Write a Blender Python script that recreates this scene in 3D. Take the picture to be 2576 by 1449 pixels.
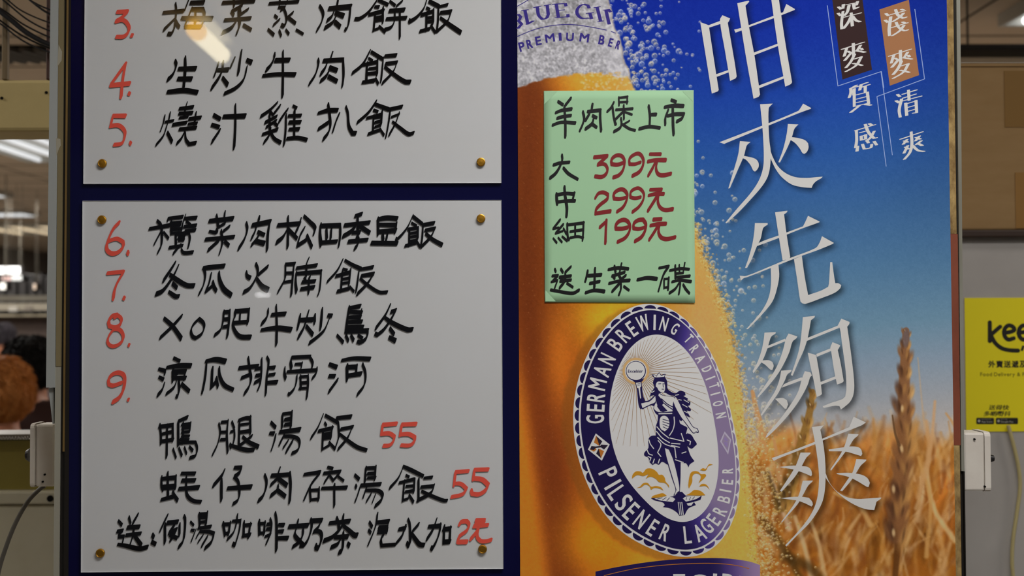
import bpy, bmesh, math, random
import numpy as np
from mathutils import Vector, Matrix
PI = math.pi
for _o in list(bpy.data.objects):
    bpy.data.objects.remove(_o)
SC = bpy.context.scene
COL = SC.collection

# ------------------------------------------------------------------ camera
FPX = 2800.0                       # focal length in pixels of the 2576 x 1449 frame
CAMPOS = Vector((0.0, -1.556, 1.72))
YAW, PITCH, ROLL = math.radians(0.80), math.radians(1.25), 0.0041
fwd = Vector((math.sin(YAW) * math.cos(PITCH), math.cos(YAW) * math.cos(PITCH), math.sin(PITCH)))
rgt = Vector((math.cos(YAW), -math.sin(YAW), 0.0))
upv = rgt.cross(fwd)
rgt2 = rgt * math.cos(ROLL) - upv * math.sin(ROLL)
upv2 = upv * math.cos(ROLL) + rgt * math.sin(ROLL)
RM = Matrix((rgt2, upv2, -fwd)).transposed()
cd = bpy.data.cameras.new('camera')
cam = bpy.data.objects.new('camera', cd)
COL.objects.link(cam)
cam.matrix_world = Matrix.Translation(CAMPOS) @ RM.to_4x4()
cd.sensor_width = 36.0
cd.lens = FPX / 2576.0 * 36.0
cd.clip_start = 0.05
cd.clip_end = 200
cd.dof.use_dof = True
cd.dof.focus_distance = 1.552
cd.dof.aperture_fstop = 4.4
SC.camera = cam

# ------------------------------------------------------------------ world, exposure
wd = bpy.data.worlds.new('hall_air')
SC.world = wd
wd.use_nodes = True
bg = wd.node_tree.nodes['Background']
bg.inputs[0].default_value = (0.80, 0.86, 1.0, 1)
bg.inputs[1].default_value = 0.07
SC.view_settings.view_transform = 'Standard'
SC.view_settings.look = 'None'
SC.view_settings.exposure = 0.0
SC.view_settings.gamma = 1.0
SC.view_settings.use_curve_mapping = False

# ------------------------------------------------------------------ key lights: fluorescent battens on the ceiling in front of the board
CEIL = 2.95
def area(name, loc, size, energy, color, rot=(0, 0, 0)):
    l = bpy.data.lights.new(name, 'AREA')
    l.shape = 'RECTANGLE'
    l.size, l.size_y = size
    l.energy = energy
    l.color = color
    o = bpy.data.objects.new(name, l)
    o.location = loc
    o.rotation_euler = rot
    COL.objects.link(o)
    return o
KEYS = [((0.50, -1.12, CEIL - 0.075), (1.00, 0.50), 24.5, (1.0, 0.98, 0.97)),
        ((-1.25, -1.45, CEIL - 0.075), (1.20, 0.16), 0.4, (1.0, 0.97, 0.80)),
        ((2.3, -2.4, CEIL - 0.075), (1.20, 0.16), 16.0, (0.96, 0.98, 1.0))]  # right batten added to lift the poster's right and lower parts
for kl in KEYS:
    area('batten_light', *kl)

# ------------------------------------------------------------------ helpers
def lin(c):
    c = c / 255.0
    return c / 12.92 if c <= 0.04045 else ((c + 0.055) / 1.055) ** 2.4
def rgb(r, g, b, e=1.0):
    return (min(0.92, lin(r) / e), min(0.92, lin(g) / e), min(0.92, lin(b) / e), 1.0)
_dirs = {}
def ray(px, py):
    return fwd + rgt2 * ((px - 1288.0) / FPX) + upv2 * ((724.5 - py) / FPX)
def W(px, py, Y=0.0):
    """the point of the upright plane y = Y that stands behind a pixel of the photograph"""
    d = ray(px, py)
    return CAMPOS + d * ((Y - CAMPOS.y) / d.y)
def WZ(px, py, Z):
    """the point of the level plane z = Z behind a pixel"""
    d = ray(px, py)
    return CAMPOS + d * ((Z - CAMPOS.z) / d.z)
def props(o, label=None, cat=None, group=None, kind=None):
    if label: o['label'] = label
    if cat: o['category'] = cat
    if group: o['group'] = group
    if kind: o['kind'] = kind
    return o
def empty(name, loc, label, cat, group=None):
    o = bpy.data.objects.new(name, None)
    o.empty_display_size = 0.05
    o.location = loc
    COL.objects.link(o)
    return props(o, label, cat, group)
def link_mesh(name, me, mat, parent=None):
    o = bpy.data.objects.new(name, me)
    COL.objects.link(o)
    if mat is not None:
        me.materials.append(mat)
    if parent is not None:
        o.parent = parent
        if parent.type == 'EMPTY':                     # meshes are built in world coordinates
            o.matrix_parent_inverse = (Matrix.Translation(parent.location) @ parent.rotation_euler.to_matrix().to_4x4()).inverted()
    return o
def build(name, verts, faces, mat, parent=None, smooth=False):
    me = bpy.data.meshes.new(name)
    me.from_pydata([tuple(v) for v in verts], [], faces)
    me.update()
    if smooth:
        for p in me.polygons: p.use_smooth = True
    return link_mesh(name, me, mat, parent)
def finish(name, bm, mat, parent=None, smooth=False, bevel=0.0, seg=2):
    if bevel:
        es = [e for e in bm.edges if len(e.link_faces) == 2 and e.calc_face_angle(0) > 0.7]
        bmesh.ops.bevel(bm, geom=es, offset=bevel, segments=seg, profile=0.5, affect='EDGES')
    bmesh.ops.recalc_face_normals(bm, faces=bm.faces)
    me = bpy.data.meshes.new(name)
    bm.to_mesh(me)
    bm.free()
    if smooth:
        for p in me.polygons: p.use_smooth = True
    return link_mesh(name, me, mat, parent)
def bm_box(bm, a, b):
    r = bmesh.ops.create_cube(bm, size=1.0)
    a, b = Vector(a), Vector(b)
    for v in r['verts']:
        v.co = Vector(((a.x + b.x) / 2 + v.co.x * (b.x - a.x), (a.y + b.y) / 2 + v.co.y * (b.y - a.y), (a.z + b.z) / 2 + v.co.z * (b.z - a.z)))
    return r['verts']
def box(name, a, b, mat, parent=None, bevel=0.0, seg=2):
    bm = bmesh.new()
    bm_box(bm, a, b)
    return finish(name, bm, mat, parent, bevel=bevel, seg=seg)
def prism(name, pts, y0, y1, mat, parent=None, bevel=0.0):
    """pixel outline pts stood at depth y0 (front) and pushed back to y1"""
    front = [W(x, y, y0) for x, y in pts]
    back = [Vector((p.x, y1, p.z)) for p in front]
    n = len(pts)
    bm = bmesh.new()
    f = [bm.verts.new(p) for p in front]
    b = [bm.verts.new(p) for p in back]
    bm.faces.new(f)
    bm.faces.new(b[::-1])
    for i in range(n):
        bm.faces.new((f[i], b[i], b[(i + 1) % n], f[(i + 1) % n]))
    return finish(name, bm, mat, parent, bevel=bevel)
def bm_cyl(bm, a, b, r0, r1=None, seg=16, cap=True):
    a, b = Vector(a), Vector(b)
    r1 = r0 if r1 is None else r1
    d = (b - a).normalized()
    t = Vector((0, 0, 1)) if abs(d.z) < 0.9 else Vector((1, 0, 0))
    u = d.cross(t).normalized()
    v = d.cross(u)
    ra = [bm.verts.new(a + (u * math.cos(2 * PI * i / seg) + v * math.sin(2 * PI * i / seg)) * r0) for i in range(seg)]
    rb = [bm.verts.new(b + (u * math.cos(2 * PI * i / seg) + v * math.sin(2 * PI * i / seg)) * r1) for i in range(seg)]
    for i in range(seg):
        bm.faces.new((ra[i], ra[(i + 1) % seg], rb[(i + 1) % seg], rb[i]))
    if cap:
        bm.faces.new(ra)
        bm.faces.new(rb[::-1])
def bm_tube(bm, pts, r, seg=10):
    pts = [Vector(p) for p in pts]
    rings = []
    for i, p in enumerate(pts):
        d = (pts[min(i + 1, len(pts) - 1)] - pts[max(i - 1, 0)]).normalized()
        t = Vector((0, 1, 0)) if abs(d.y) < 0.9 else Vector((1, 0, 0))
        u = d.cross(t).normalized()
        v = d.cross(u)
        rr = r[i] if isinstance(r, (list, tuple)) else r
        rings.append([bm.verts.new(p + (u * math.cos(2 * PI * k / seg) + v * math.sin(2 * PI * k / seg)) * rr) for k in range(seg)])
    for a, b in zip(rings, rings[1:]):
        for k in range(seg):
            bm.faces.new((a[k], a[(k + 1) % seg], b[(k + 1) % seg], b[k]))
    bm.faces.new(rings[0])
    bm.faces.new(rings[-1][::-1])
def spline3(pts, n=8):
    pts = [Vector(p) for p in pts]
    out = []
    for i in range(len(pts) - 1):
        p0, p1, p2, p3 = pts[max(i - 1, 0)], pts[i], pts[i + 1], pts[min(i + 2, len(pts) - 1)]
        for k in range(n):
            t = k / n
            out.append(0.5 * ((2 * p1) + (p2 - p0) * t + (2 * p0 - 5 * p1 + 4 * p2 - p3) * t * t + (3 * p1 - p0 - 3 * p2 + p3) * t ** 3))
    out.append(pts[-1])
    return out
def tube(name, pts, r, mat, parent=None, n=8, seg=10):
    bm = bmesh.new()
    bm_tube(bm, spline3(pts, n), r, seg)
    return finish(name, bm, mat, parent, smooth=True)

# ------------------------------------------------------------------ materials
def M(name, col, rough=0.5, spec=0.5, metal=0.0, noise=None, bump=None, emit=None):
    """noise = (scale, amount, darker colour): worn, mottled surface"""
    m = bpy.data.materials.new(name)
    m.use_nodes = True
    nt = m.node_tree
    p = nt.nodes['Principled BSDF']
    p.inputs['Base Color'].default_value = col
    p.inputs['Roughness'].default_value = rough
    p.inputs['Specular IOR Level'].default_value = spec
    p.inputs['Metallic'].default_value = metal
    if emit:
        p.inputs['Emission Color'].default_value = emit[0]
        p.inputs['Emission Strength'].default_value = emit[1]
    if noise or bump:
        tc = nt.nodes.new('ShaderNodeTexCoord')
    if noise:
        nz = nt.nodes.new('ShaderNodeTexNoise')
        nz.inputs['Scale'].default_value = noise[0]
        nz.inputs['Detail'].default_value = 6
        nz.inputs['Roughness'].default_value = 0.65
        if len(noise) > 3:
            mp = nt.nodes.new('ShaderNodeMapping')
            mp.inputs['Scale'].default_value = noise[3]
            nt.links.new(tc.outputs['Object'], mp.inputs[0])
            nt.links.new(mp.outputs[0], nz.inputs['Vector'])
        else:
            nt.links.new(tc.outputs['Object'], nz.inputs['Vector'])
        rp = nt.nodes.new('ShaderNodeValToRGB')
        rp.color_ramp.elements[0].position = 0.5 - noise[1] / 2
        rp.color_ramp.elements[1].position = 0.5 + noise[1] / 2
        rp.color_ramp.elements[0].color = noise[2]
        rp.color_ramp.elements[1].color = col
        nt.links.new(nz.outputs['Fac'], rp.inputs[0])
        nt.links.new(rp.outputs[0], p.inputs['Base Color'])
    if bump:
        nb = nt.nodes.new('ShaderNodeTexNoise')
        nb.inputs['Scale'].default_value = bump[0]
        nb.inputs['Detail'].default_value = 4
        nt.links.new(tc.outputs['Object'], nb.inputs['Vector'])
        bn = nt.nodes.new('ShaderNodeBump')
        bn.inputs['Strength'].default_value = bump[1]
        bn.inputs['Distance'].default_value = 0.002
        nt.links.new(nb.outputs['Fac'], bn.inputs['Height'])
        nt.links.new(bn.outputs[0], p.inputs['Normal'])
    return m
def M_print(name, rough=0.45, spec=0.25):
    m = M(name, (1, 1, 1, 1), rough, spec)
    a = m.node_tree.nodes.new('ShaderNodeAttribute')
    a.attribute_name = 'ink'
    m.node_tree.links.new(a.outputs['Color'], m.node_tree.nodes['Principled BSDF'].inputs['Base Color'])
    return m
def M_clear(name):
    m = bpy.data.materials.new(name)
    m.use_nodes = True
    nt = m.node_tree
    nt.nodes.remove(nt.nodes['Principled BSDF'])
    out = nt.nodes['Material Output']
    tr = nt.nodes.new('ShaderNodeBsdfTransparent')
    gl = nt.nodes.new('ShaderNodeBsdfGlossy')
    gl.inputs['Roughness'].default_value = 0.012
    fr = nt.nodes.new('ShaderNodeFresnel')
    fr.inputs['IOR'].default_value = 1.47
    mx = nt.nodes.new('ShaderNodeMixShader')
    nt.links.new(fr.outputs[0], mx.inputs[0])
    nt.links.new(tr.outputs[0], mx.inputs[1])
    nt.links.new(gl.outputs[0], mx.inputs[2])
    nt.links.new(mx.outputs[0], out.inputs['Surface'])
    return m
def M_emit(name, col, s):
    return M(name, (0.8, 0.8, 0.8, 1), 0.5, 0.3, emit=(col, s))

# ------------------------------------------------------------------ writing: strokes of a chisel marker, outlines of print
def smooth2(pts, closed=False, ang=50, n=5):
    P = [Vector(p) for p in pts]
    m = len(P)
    if m < 3: return P
    def corner(i):
        if not closed and (i == 0 or i == m - 1): return False
        a, b, c = P[(i - 1) % m], P[i], P[(i + 1) % m]
        if (b - a).length < 1e-6 or (c - b).length < 1e-6: return True
        return (b - a).angle(c - b) > math.radians(ang)
    cr = [corner(i) for i in range(m)]
    out = []
    for i in range(m if closed else m - 1):
        p1, p2 = P[i], P[(i + 1) % m]
        p0 = p1 - (p2 - p1) if cr[i] or (not closed and i == 0) else P[(i - 1) % m]
        j = (i + 1) % m
        p3 = p2 + (p2 - p1) if cr[j] or (not closed and j == m - 1) else P[(i + 2) % m]
        L = (p2 - p1).length
        # tangents scaled to this segment so that uneven spacing does not overshoot
        t1 = (p2 - p0); t1 = t1.normalized() * L if t1.length > 1e-9 else (p2 - p1)
        t2 = (p3 - p1); t2 = t2.normalized() * L if t2.length > 1e-9 else (p2 - p1)
        for k in range(n):
            t = k / n
            h00 = 2 * t ** 3 - 3 * t * t + 1; h10 = t ** 3 - 2 * t * t + t
            h01 = -2 * t ** 3 + 3 * t * t; h11 = t ** 3 - t * t
            out.append(p1 * h00 + t1 * h10 + p2 * h01 + t2 * h11)
    if not closed: out.append(P[-1])
    return out
def hull(pts):
    pts = sorted(set((round(p[0], 3), round(p[1], 3)) for p in pts))
    def half(ps):
        h = []
        for p in ps:
            while len(h) > 1 and (h[-1][0] - h[-2][0]) * (p[1] - h[-2][1]) - (h[-1][1] - h[-2][1]) * (p[0] - h[-2][0]) <= 0:
                h.pop()
            h.append(p)
        return h
    a, b = half(pts), half(pts[::-1])
    return a[:-1] + b[:-1]
def nib(hx, hy, t, k=8):
    """a chisel tip: its long half axis (hx, hy) and its half thickness t, as a rounded slab"""
    out = []
    for s in (1, -1):
        for i in range(k):
            a = 2 * PI * i / k
            out.append((s * hx + math.cos(a) * t, s * hy + math.sin(a) * t))
    return hull(out)
def parse(s):
    res = []
    for part in s.split(';'):
        v = [float(x) for x in part.split()]
        if len(v) >= 2:
            res.append([(v[i], v[i + 1]) for i in range(0, len(v) - 1, 2)])
    return res
RND = random.Random(5)
def strokes(s, x0, y0, sc, nb, taper=0.12, wob=0.08, ang=62, dense=False):
    """text of strokes in crop coordinates -> convex polygons in photograph pixels"""
    polys = []
    allst = parse(s)
    for st in allst:
        pts = [(x0 + x / sc, y0 + y / sc) for x, y in st]
        if len(pts) == 1: pts = pts + [(pts[0][0] + 0.5, pts[0][1] + 0.5)]
        sm = smooth2(pts, ang=ang)
        n = len(sm)
        ph = RND.random() * 6
        base = 1 + RND.uniform(-wob, wob)
        if dense and len(allst) > 10:                  # crowded characters are written with a lighter hand
            run = sum((sm[i + 1] - sm[i]).length for i in range(n - 1))
            base *= (0.66 if run < 24 else 0.84) if len(allst) > 13 else (0.8 if run < 24 else 0.92)
        ks = []
        for i in range(n):
            u = i / max(1, n - 1)
            k = base * (1 + wob * 0.7 * math.sin(ph + u * 4))
            k *= 1 - taper * (1 - u) ** 3 * (1 if n > 2 else 0.4)
            ks.append(k)
        for i in range(n - 1):
            polys.append(hull([(sm[i].x + a * ks[i], sm[i].y + b * ks[i]) for a, b in nb] +
                              [(sm[i + 1].x + a * ks[i + 1], sm[i + 1].y + b * ks[i + 1]) for a, b in nb]))
    return polys
def outlines(s, x0, y0, sc, ang=38):
    return [[(x0 + p.x / sc, y0 + p.y / sc) for p in smooth2(q, True, ang, 4)] for q in parse(s)]
class Layer(list):
    lift = 0.0
def flat(name, polys, Y, mat, parent=None, yfun=None):
    vs, fs = [], []
    for k, p in enumerate(polys):
        if len(p) < 3: continue
        b = len(vs)
        e = getattr(p, 'lift', (k % 97) * 6e-7)                           # wet ink over ink: no two strokes share a plane
        for x, y in p:
            vs.append(W(x, y, (yfun(x, y) if yfun else Y) - e))
        fs.append(tuple(range(b, b + len(p))))
    return build(name, vs, fs, mat, parent)
_font = {}
def glyph(ch, bold=0.0):
    """outline of one built-in letter as triangles, with its box"""
    key = (ch, bold)
    if key not in _font:
        c = bpy.data.curves.new('glyph', 'FONT')
        c.body = ch
        c.offset = bold
        c.resolution_u = 4
        o = bpy.data.objects.new('glyph', c)
        COL.objects.link(o)
        dg = bpy.context.evaluated_depsgraph_get()
        me = o.evaluated_get(dg).to_mesh()
        vs = [(v.co.x, v.co.y) for v in me.vertices]
        fs = [tuple(p.vertices) for p in me.polygons]
        o.evaluated_get(dg).to_mesh_clear()
        bpy.data.objects.remove(o)
        bpy.data.curves.remove(c)
        xs = [v[0] for v in vs] or [0, 1]
        ys = [v[1] for v in vs] or [0, 1]
        _font[key] = (vs, fs, (min(xs), min(ys), max(xs), max(ys)))
    return _font[key]
def place_glyph(ch, cx, cy, w, h, rot=0.0, bold=0.0, shear=0.0):
    """letter stretched to a w x h box about (cx, cy), turned by rot (screen clockwise), in pixels"""
    vs, fs, (x0, y0, x1, y1) = glyph(ch)
    c, s = math.cos(rot), math.sin(rot)
    g = bold * h * 0.8                                 # bolder print: the outline laid down four times, a hair apart
    sx, sy = (w - 2 * g) / max(1e-6, x1 - x0), (h - 2 * g) / max(1e-6, y1 - y0)
    res = []
    for q, (ox, oy) in enumerate(((-g, -g), (g, -g), (-g, g), (g, g)) if bold else ((0, 0),)):
        out = []
        for x, y in vs:
            a = (x - (x0 + x1) / 2) * sx + ox
            b = -(y - (y0 + y1) / 2) * sy + oy
            a += shear * -b
            out.append((cx + a * c - b * s, cy + a * s + b * c))
        for f in fs:
            res.append(Layer(out[i] for i in f))
            res[-1].lift = q * 4e-6
    return res
def text_line(s, x, y, h, bold=0.0, space=0.0, shear=0.0, wscale=1.0):
    """a run of built-in letters with natural widths: left edge x, baseline y, capital height h"""
    cap = glyph('H')[2][3]
    k = h / cap
    res = []
    for ch in s:
        if ch == ' ':
            x += 0.28 * k * wscale
            continue
        vs, fs, (x0, y0, x1, y1) = glyph(ch, bold)
        pts = [(x + (a - x0) * k * wscale + shear * b * k, y - b * k) for a, b in vs]
        res += [[pts[i] for i in f] for f in fs]
        x += (x1 - x0) * k * wscale + 0.07 * k + space
    return res
# ------------------------------------------------------------------ the hall
m_ceil = M('ceiling_tile', rgb(196, 178, 156), 0.8, 0.2, noise=(3.0, 0.5, rgb(184, 166, 144)))
m_floor = M('floor_tile', rgb(150, 143, 134), 0.5, 0.4, noise=(5, 0.5, rgb(136, 129, 121)))
m_wall = M('wall_paint', rgb(120, 112, 104), 0.7, 0.3, noise=(2, 0.4, rgb(105, 98, 92)))
m_gap = M('tile_gap', rgb(70, 62, 54), 0.8, 0.2)
m_tube = M_emit('lit_tube', (0.92, 0.96, 1.0, 1), 0.72)
m_tube_warm = M_emit('lit_tube_warm', (1.0, 0.78, 0.5, 1), 0.75)
m_louvre = M('white_reflector', rgb(205, 205, 200), 0.4, 0.5)
m_white_metal = M('white_enamel', rgb(190, 188, 180), 0.4, 0.5)
FX0, FX1, FY0, FY1 = -9.0, 9.0, -7.0, 30.0
props(box('floor', (FX0, FY0, -0.1), (FX1, FY1, 0), m_floor), kind='structure')
props(box('ceiling', (FX0, FY0, CEIL), (FX1, FY1, CEIL + 0.1), m_ceil), kind='structure')
props(box('wall_back', (FX0, FY1, 0), (FX1, FY1 + 0.2, CEIL), m_wall), kind='structure')
props(box('wall_left', (FX0 - 0.2, FY0, 0), (FX0, FY1, CEIL), m_wall), kind='structure')
props(box('wall_right', (FX1, FY0, 0), (FX1 + 0.2, FY1, CEIL), m_wall), kind='structure')
bm = bmesh.new()
for k in range(1, 60):                                   # joints between the ceiling boards
    y = FY0 + k * 0.61
    if y < FY1: bm_box(bm, (FX0, y - 0.006, CEIL - 0.003), (FX1, y + 0.006, CEIL))
for k in range(1, 15):
    x = FX0 + k * 1.22
    bm_box(bm, (x - 0.006, FY0, CEIL - 0.003), (x + 0.006, FY1, CEIL))
props(finish('trim_1', bm, m_gap), kind='structure')

def troffer(x, y, lx, ly, label, warm=False, strength=None, n=3):
    """a ceiling light: shallow white tray, curved reflector ridges and glowing tubes"""
    t = empty('ceiling_light', (x, y, CEIL), label, 'ceiling light')
    z1 = CEIL - 0.001
    bm = bmesh.new()
    for a, b in (((x - lx / 2, y - ly / 2, z1 - 0.05), (x - lx / 2 + 0.02, y + ly / 2, z1)), ((x + lx / 2 - 0.02, y - ly / 2, z1 - 0.05), (x + lx / 2, y + ly / 2, z1)),
                 ((x - lx / 2 + 0.02, y - ly / 2, z1 - 0.05), (x + lx / 2 - 0.02, y - ly / 2 + 0.02, z1)), ((x - lx / 2 + 0.02, y + ly / 2 - 0.02, z1 - 0.05), (x + lx / 2 - 0.02, y + ly / 2, z1))):
        bm_box(bm, a, b)
    finish('tray', bm, m_white_metal, t)
    box('reflector', (x - lx / 2 + 0.02, y - ly / 2 + 0.02, z1 - 0.012), (x + lx / 2 - 0.02, y + ly / 2 - 0.02, z1 - 0.002), m_louvre, t)
    along_y = ly > lx
    for k in range(n):
        bm = bmesh.new()
        if along_y:
            xx = x - lx / 2 + lx * (k + 0.5) / n
            bm_cyl(bm, (xx, y - ly / 2 + 0.04, z1 - 0.035), (xx, y + ly / 2 - 0.04, z1 - 0.035), 0.016 if n > 1 else lx * 0.3, seg=12)
        else:
            yy = y - ly / 2 + ly * (k + 0.5) / n
            bm_cyl(bm, (x - lx / 2 + 0.04, yy, z1 - 0.035), (x + lx / 2 - 0.04, yy, z1 - 0.035), 0.016 if n > 1 else ly * 0.3, seg=12)
        finish('tube', bm, (m_tube_warm if warm else m_tube) if strength is None else strength, t, smooth=True)
    return t
# battens over the pavement in front of the board (they carry the key lights)
def batten(x, y, lx, ly, label):
    t = empty('batten_light', (x, y, CEIL), label, 'ceiling light')
    box('housing', (x - lx / 2 - 0.02, y - ly / 2 - 0.02, CEIL - 0.055), (x + lx / 2 + 0.02, y + ly / 2 + 0.02, CEIL), m_white_metal, t, bevel=0.006)
    return t
batten(0.50, -1.12, 1.0, 0.50, 'white batten ceiling light in front of the board, above the beer poster')
batten(-1.25, -1.45, 1.2, 0.16, 'white batten ceiling light in front of the board, above the menu panels')
batten(2.3, -2.4, 1.2, 0.16, 'white batten ceiling light in front of the board, out of view to the right, added to brighten the right of the poster')  # unseen lamp added to brighten the right region
# the lamp whose mirror image lies across the upper menu panel
m_tube_refl = M_emit('bright_tube', (1.0, 0.86, 0.56, 1), 19.0)
m_tube_end = M_emit('glowing_tube_end', (1.0, 0.52, 0.05, 1), 16.0)
t = empty('batten_light', (-1.21, -3.2, CEIL), 'short bare fluorescent batten with amber end, mirrored in the upper menu panel', 'ceiling light')
box('housing', (-1.27, -3.6, CEIL - 0.03), (-1.15, -2.82, CEIL), m_white_metal, t, bevel=0.004)
bm = bmesh.new(); bm_cyl(bm, (-1.212, -3.38, CEIL - 0.085), (-1.212, -2.985, CEIL - 0.085), 0.036, seg=16); finish('tube', bm, m_tube_refl, t, smooth=True)
bm = bmesh.new(); bm_cyl(bm, (-1.210, -2.98, CEIL - 0.085), (-1.210, -2.925, CEIL - 0.085), 0.036, seg=16); finish('tube_end', bm, m_tube_end, t, smooth=True)
props(t.children[-1], label='amber glowing tube end')

# far lit strip behind the viewer, a faint glint on the lower menu panel
t = empty('strip_light', (-1.95, -6.3, 1.9), 'small lit strip hanging far behind the viewer, a faint glint in the lower menu panel', 'ceiling light')
def mirror(px, py, Y):
    h = W(px, py, -0.0072); d = ray(px, py); k_ = (-Y - h.y) / d.y
    return Vector((h.x + d.x * k_, Y, h.z + d.z * k_))
q0, q1 = mirror(645, 745, -6.3), mirror(678, 739, -6.3)
bm = bmesh.new(); bm_box(bm, (q0.x, -6.32, q0.z), (q1.x, -6.30, q1.z)); finish('lit_face', bm, M_emit('strip_glow', (1, 1, 1, 1), 20.0), t, bevel=0.002)
bm = bmesh.new(); bm_cyl(bm, ((q0.x + q1.x) / 2, -6.31, q1.z), ((q0.x + q1.x) / 2, -6.31, CEIL), 0.005, seg=8); finish('hanger_rod', bm, m_white_metal, t)

# lights seen in the gap on the left, one behind the other
p = WZ(45, 362, CEIL)
troffer(p.x + 0.12, p.y, 0.62, 1.25, 'nearest ceiling light in the left gap, broad white reflector just under the beam')
p = WZ(2, 531, CEIL); troffer(p.x - 0.25, p.y, 1.25, 0.5, 'small white ceiling light at the left frame edge, second below the beam')
p = WZ(70, 572, CEIL); troffer(p.x, p.y, 1.25, 1.6, 'amber tinted ceiling light, third below the beam, cut by the board post', warm=True)
p = WZ(8, 645, CEIL); troffer(p.x, p.y, 1.7, 2.2, 'amber ceiling light far back at the left frame edge', warm=True)
# light in the top right corner
p = WZ(2509, 37, CEIL)
troffer(p.x + 0.30, p.y - 0.60, 0.60, 1.20, 'bright ceiling light in the top right corner above the carton', n=3, strength=M_emit('lit_tube_bright', (0.96, 0.98, 1.0, 1), 2.6))
for k, (x, y) in enumerate(((2.6, 4.0), (4.6, 7.0), (-4.6, 5.0), (-5.5, 9.5), (0.4, 4.6), (0.6, 9.0), (3.0, 13.0))):
    troffer(x, y, 1.2, 0.6, 'ceiling light of the hall behind the board', n=3)
    area('hall_light', (x, y, CEIL - 0.08), (1.1, 0.5), 55.0, (1.0, 0.95, 0.88))
for loc, sz, e in (((-2.3, 0.05, CEIL - 0.06), (1.0, 0.3), 22.0), ((-3.4, 3.6, CEIL - 0.06), (1.1, 0.5), 60.0), ((-4.6, 7.2, CEIL - 0.06), (1.1, 0.5), 80.0), ((-5.5, 11.5, CEIL - 0.06), (1.1, 0.5), 80.0), ((-6.5, 17.0, CEIL - 0.06), (1.1, 0.5), 80.0), ((2.3, -0.2, CEIL - 0.06), (1.0, 0.3), 11.0)):  # lights without fixtures, and the right one, added to brighten ceiling and wall
    area('hall_light', loc, sz, e, (1.0, 0.96, 0.90))
batten(-2.3, 0.05, 1.0, 0.3, 'white batten ceiling light beyond the left frame edge, level with the board')
batten(2.3, -0.2, 1.0, 0.3, 'white batten ceiling light added out of view beyond the right frame edge to brighten the pale wall')  # put in beside the board to lift the pale right wall
for o in COL.objects:
    if o.get('label') == 'ceiling light of the hall behind the board': o['group'] = 'hall lights hidden behind the board'

# ------------------------------------------------------------------ left gap: beam, hanger posts, cables
m_beam = M('cream_beam', rgb(206, 186, 128), 0.6, 0.3, noise=(6, 0.5, rgb(188, 168, 114)))
m_post = M('old_timber', rgb(160, 140, 105), 0.6, 0.3, noise=(9, 0.5, rgb(95, 78, 55), (1, 1, 0.15)))
m_redpost = M('red_brown_paint', rgb(80, 48, 38), 0.5, 0.3, noise=(8, 0.5, rgb(50, 34, 28), (1, 1, 0.2)))
m_cable = M('black_cable', rgb(28, 28, 30), 0.45, 0.4)
m_hole = M('dark_hole', rgb(22, 20, 18), 0.9, 0.1)
YB = 0.36
a, b = W(-60, 200, YB), W(-60, 330, YB)
xr = W(300, 260, YB).x
t = empty('ceiling_beam', (a.x, YB, b.z), 'cream painted beam hung across the left gap below the black cables', 'beam')
box('board', (a.x - 0.9, YB, b.z), (xr, YB + 0.10, a.z), m_beam, t, bevel=0.006)
for px, py in ((117, 233), (5, 247)):
    c = W(px, py, YB)
    bm = bmesh.new(); bm_cyl(bm, (c.x, YB - 0.0015, c.z), (c.x, YB + 0.002, c.z), 0.0026, seg=10)
    finish('screw_hole', bm, m_hole, t)
pa, pb = W(3, 201, YB), W(17, 201, YB)
t = empty('hanger_post', (pa.x, YB, pa.z), 'cream timber post standing on the beam at the left frame edge', 'post')
box('timber', (pa.x, YB + 0.0, pa.z + 0.0005), (pb.x, YB + 0.012, CEIL), m_post, t, bevel=0.002)
pa, pb = W(115, 201, YB), W(123, 201, YB)
t = empty('hanger_post', (pa.x, YB, pa.z), 'thin red-brown post standing on the beam beside the board', 'post')
box('timber', (pa.x, YB + 0.0, pa.z + 0.0005), (pb.x, YB + 0.012, CEIL), m_redpost, t, bevel=0.002)
CBL = [([(-40, -60), (20, 0), (60, 30), (127, 58), (200, 75)], 0.0016, 'uppermost long black cable sagging from the left post'),
       ([(-40, -40), (20, 10), (70, 50), (127, 78), (200, 92)], 0.0018, 'second long black cable sagging from the left post'),
       ([(20, -40), (75, 0), (127, 25), (200, 45)], 0.0018, 'black cable entering at the top edge, upper of two'),
       ([(30, -40), (80, 4), (127, 36), (200, 60)], 0.0024, 'black cable entering at the top edge, lower of two'),
       ([(-40, -5), (18, 32), (60, 62), (127, 94), (200, 112)], 0.0018, 'thin black cable just above the thick one'),
       ([(-40, -15), (0, 28), (30, 52), (70, 84), (127, 113), (200, 130)], 0.0055, 'thickest black cable in the sagging bunch'),
       ([(-40, 20), (5, 55), (60, 92), (127, 122), (200, 140)], 0.0020, 'thin black cable just below the thick one'),
       ([(-40, 30), (5, 63), (60, 104), (127, 132), (200, 150)], 0.0018, 'lowest black cable of the sagging bunch')]
m_wrap = m_cable
for k, (pts, r, lab) in enumerate(CBL):
    yc = YB - 0.008 - 0.006 * (k % 3)
    props(tube('cable', [W(x, y, yc) for x, y in pts], r * 0.8, m_cable, seg=8), lab, 'cable', 'black cables slung across the left gap')
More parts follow.
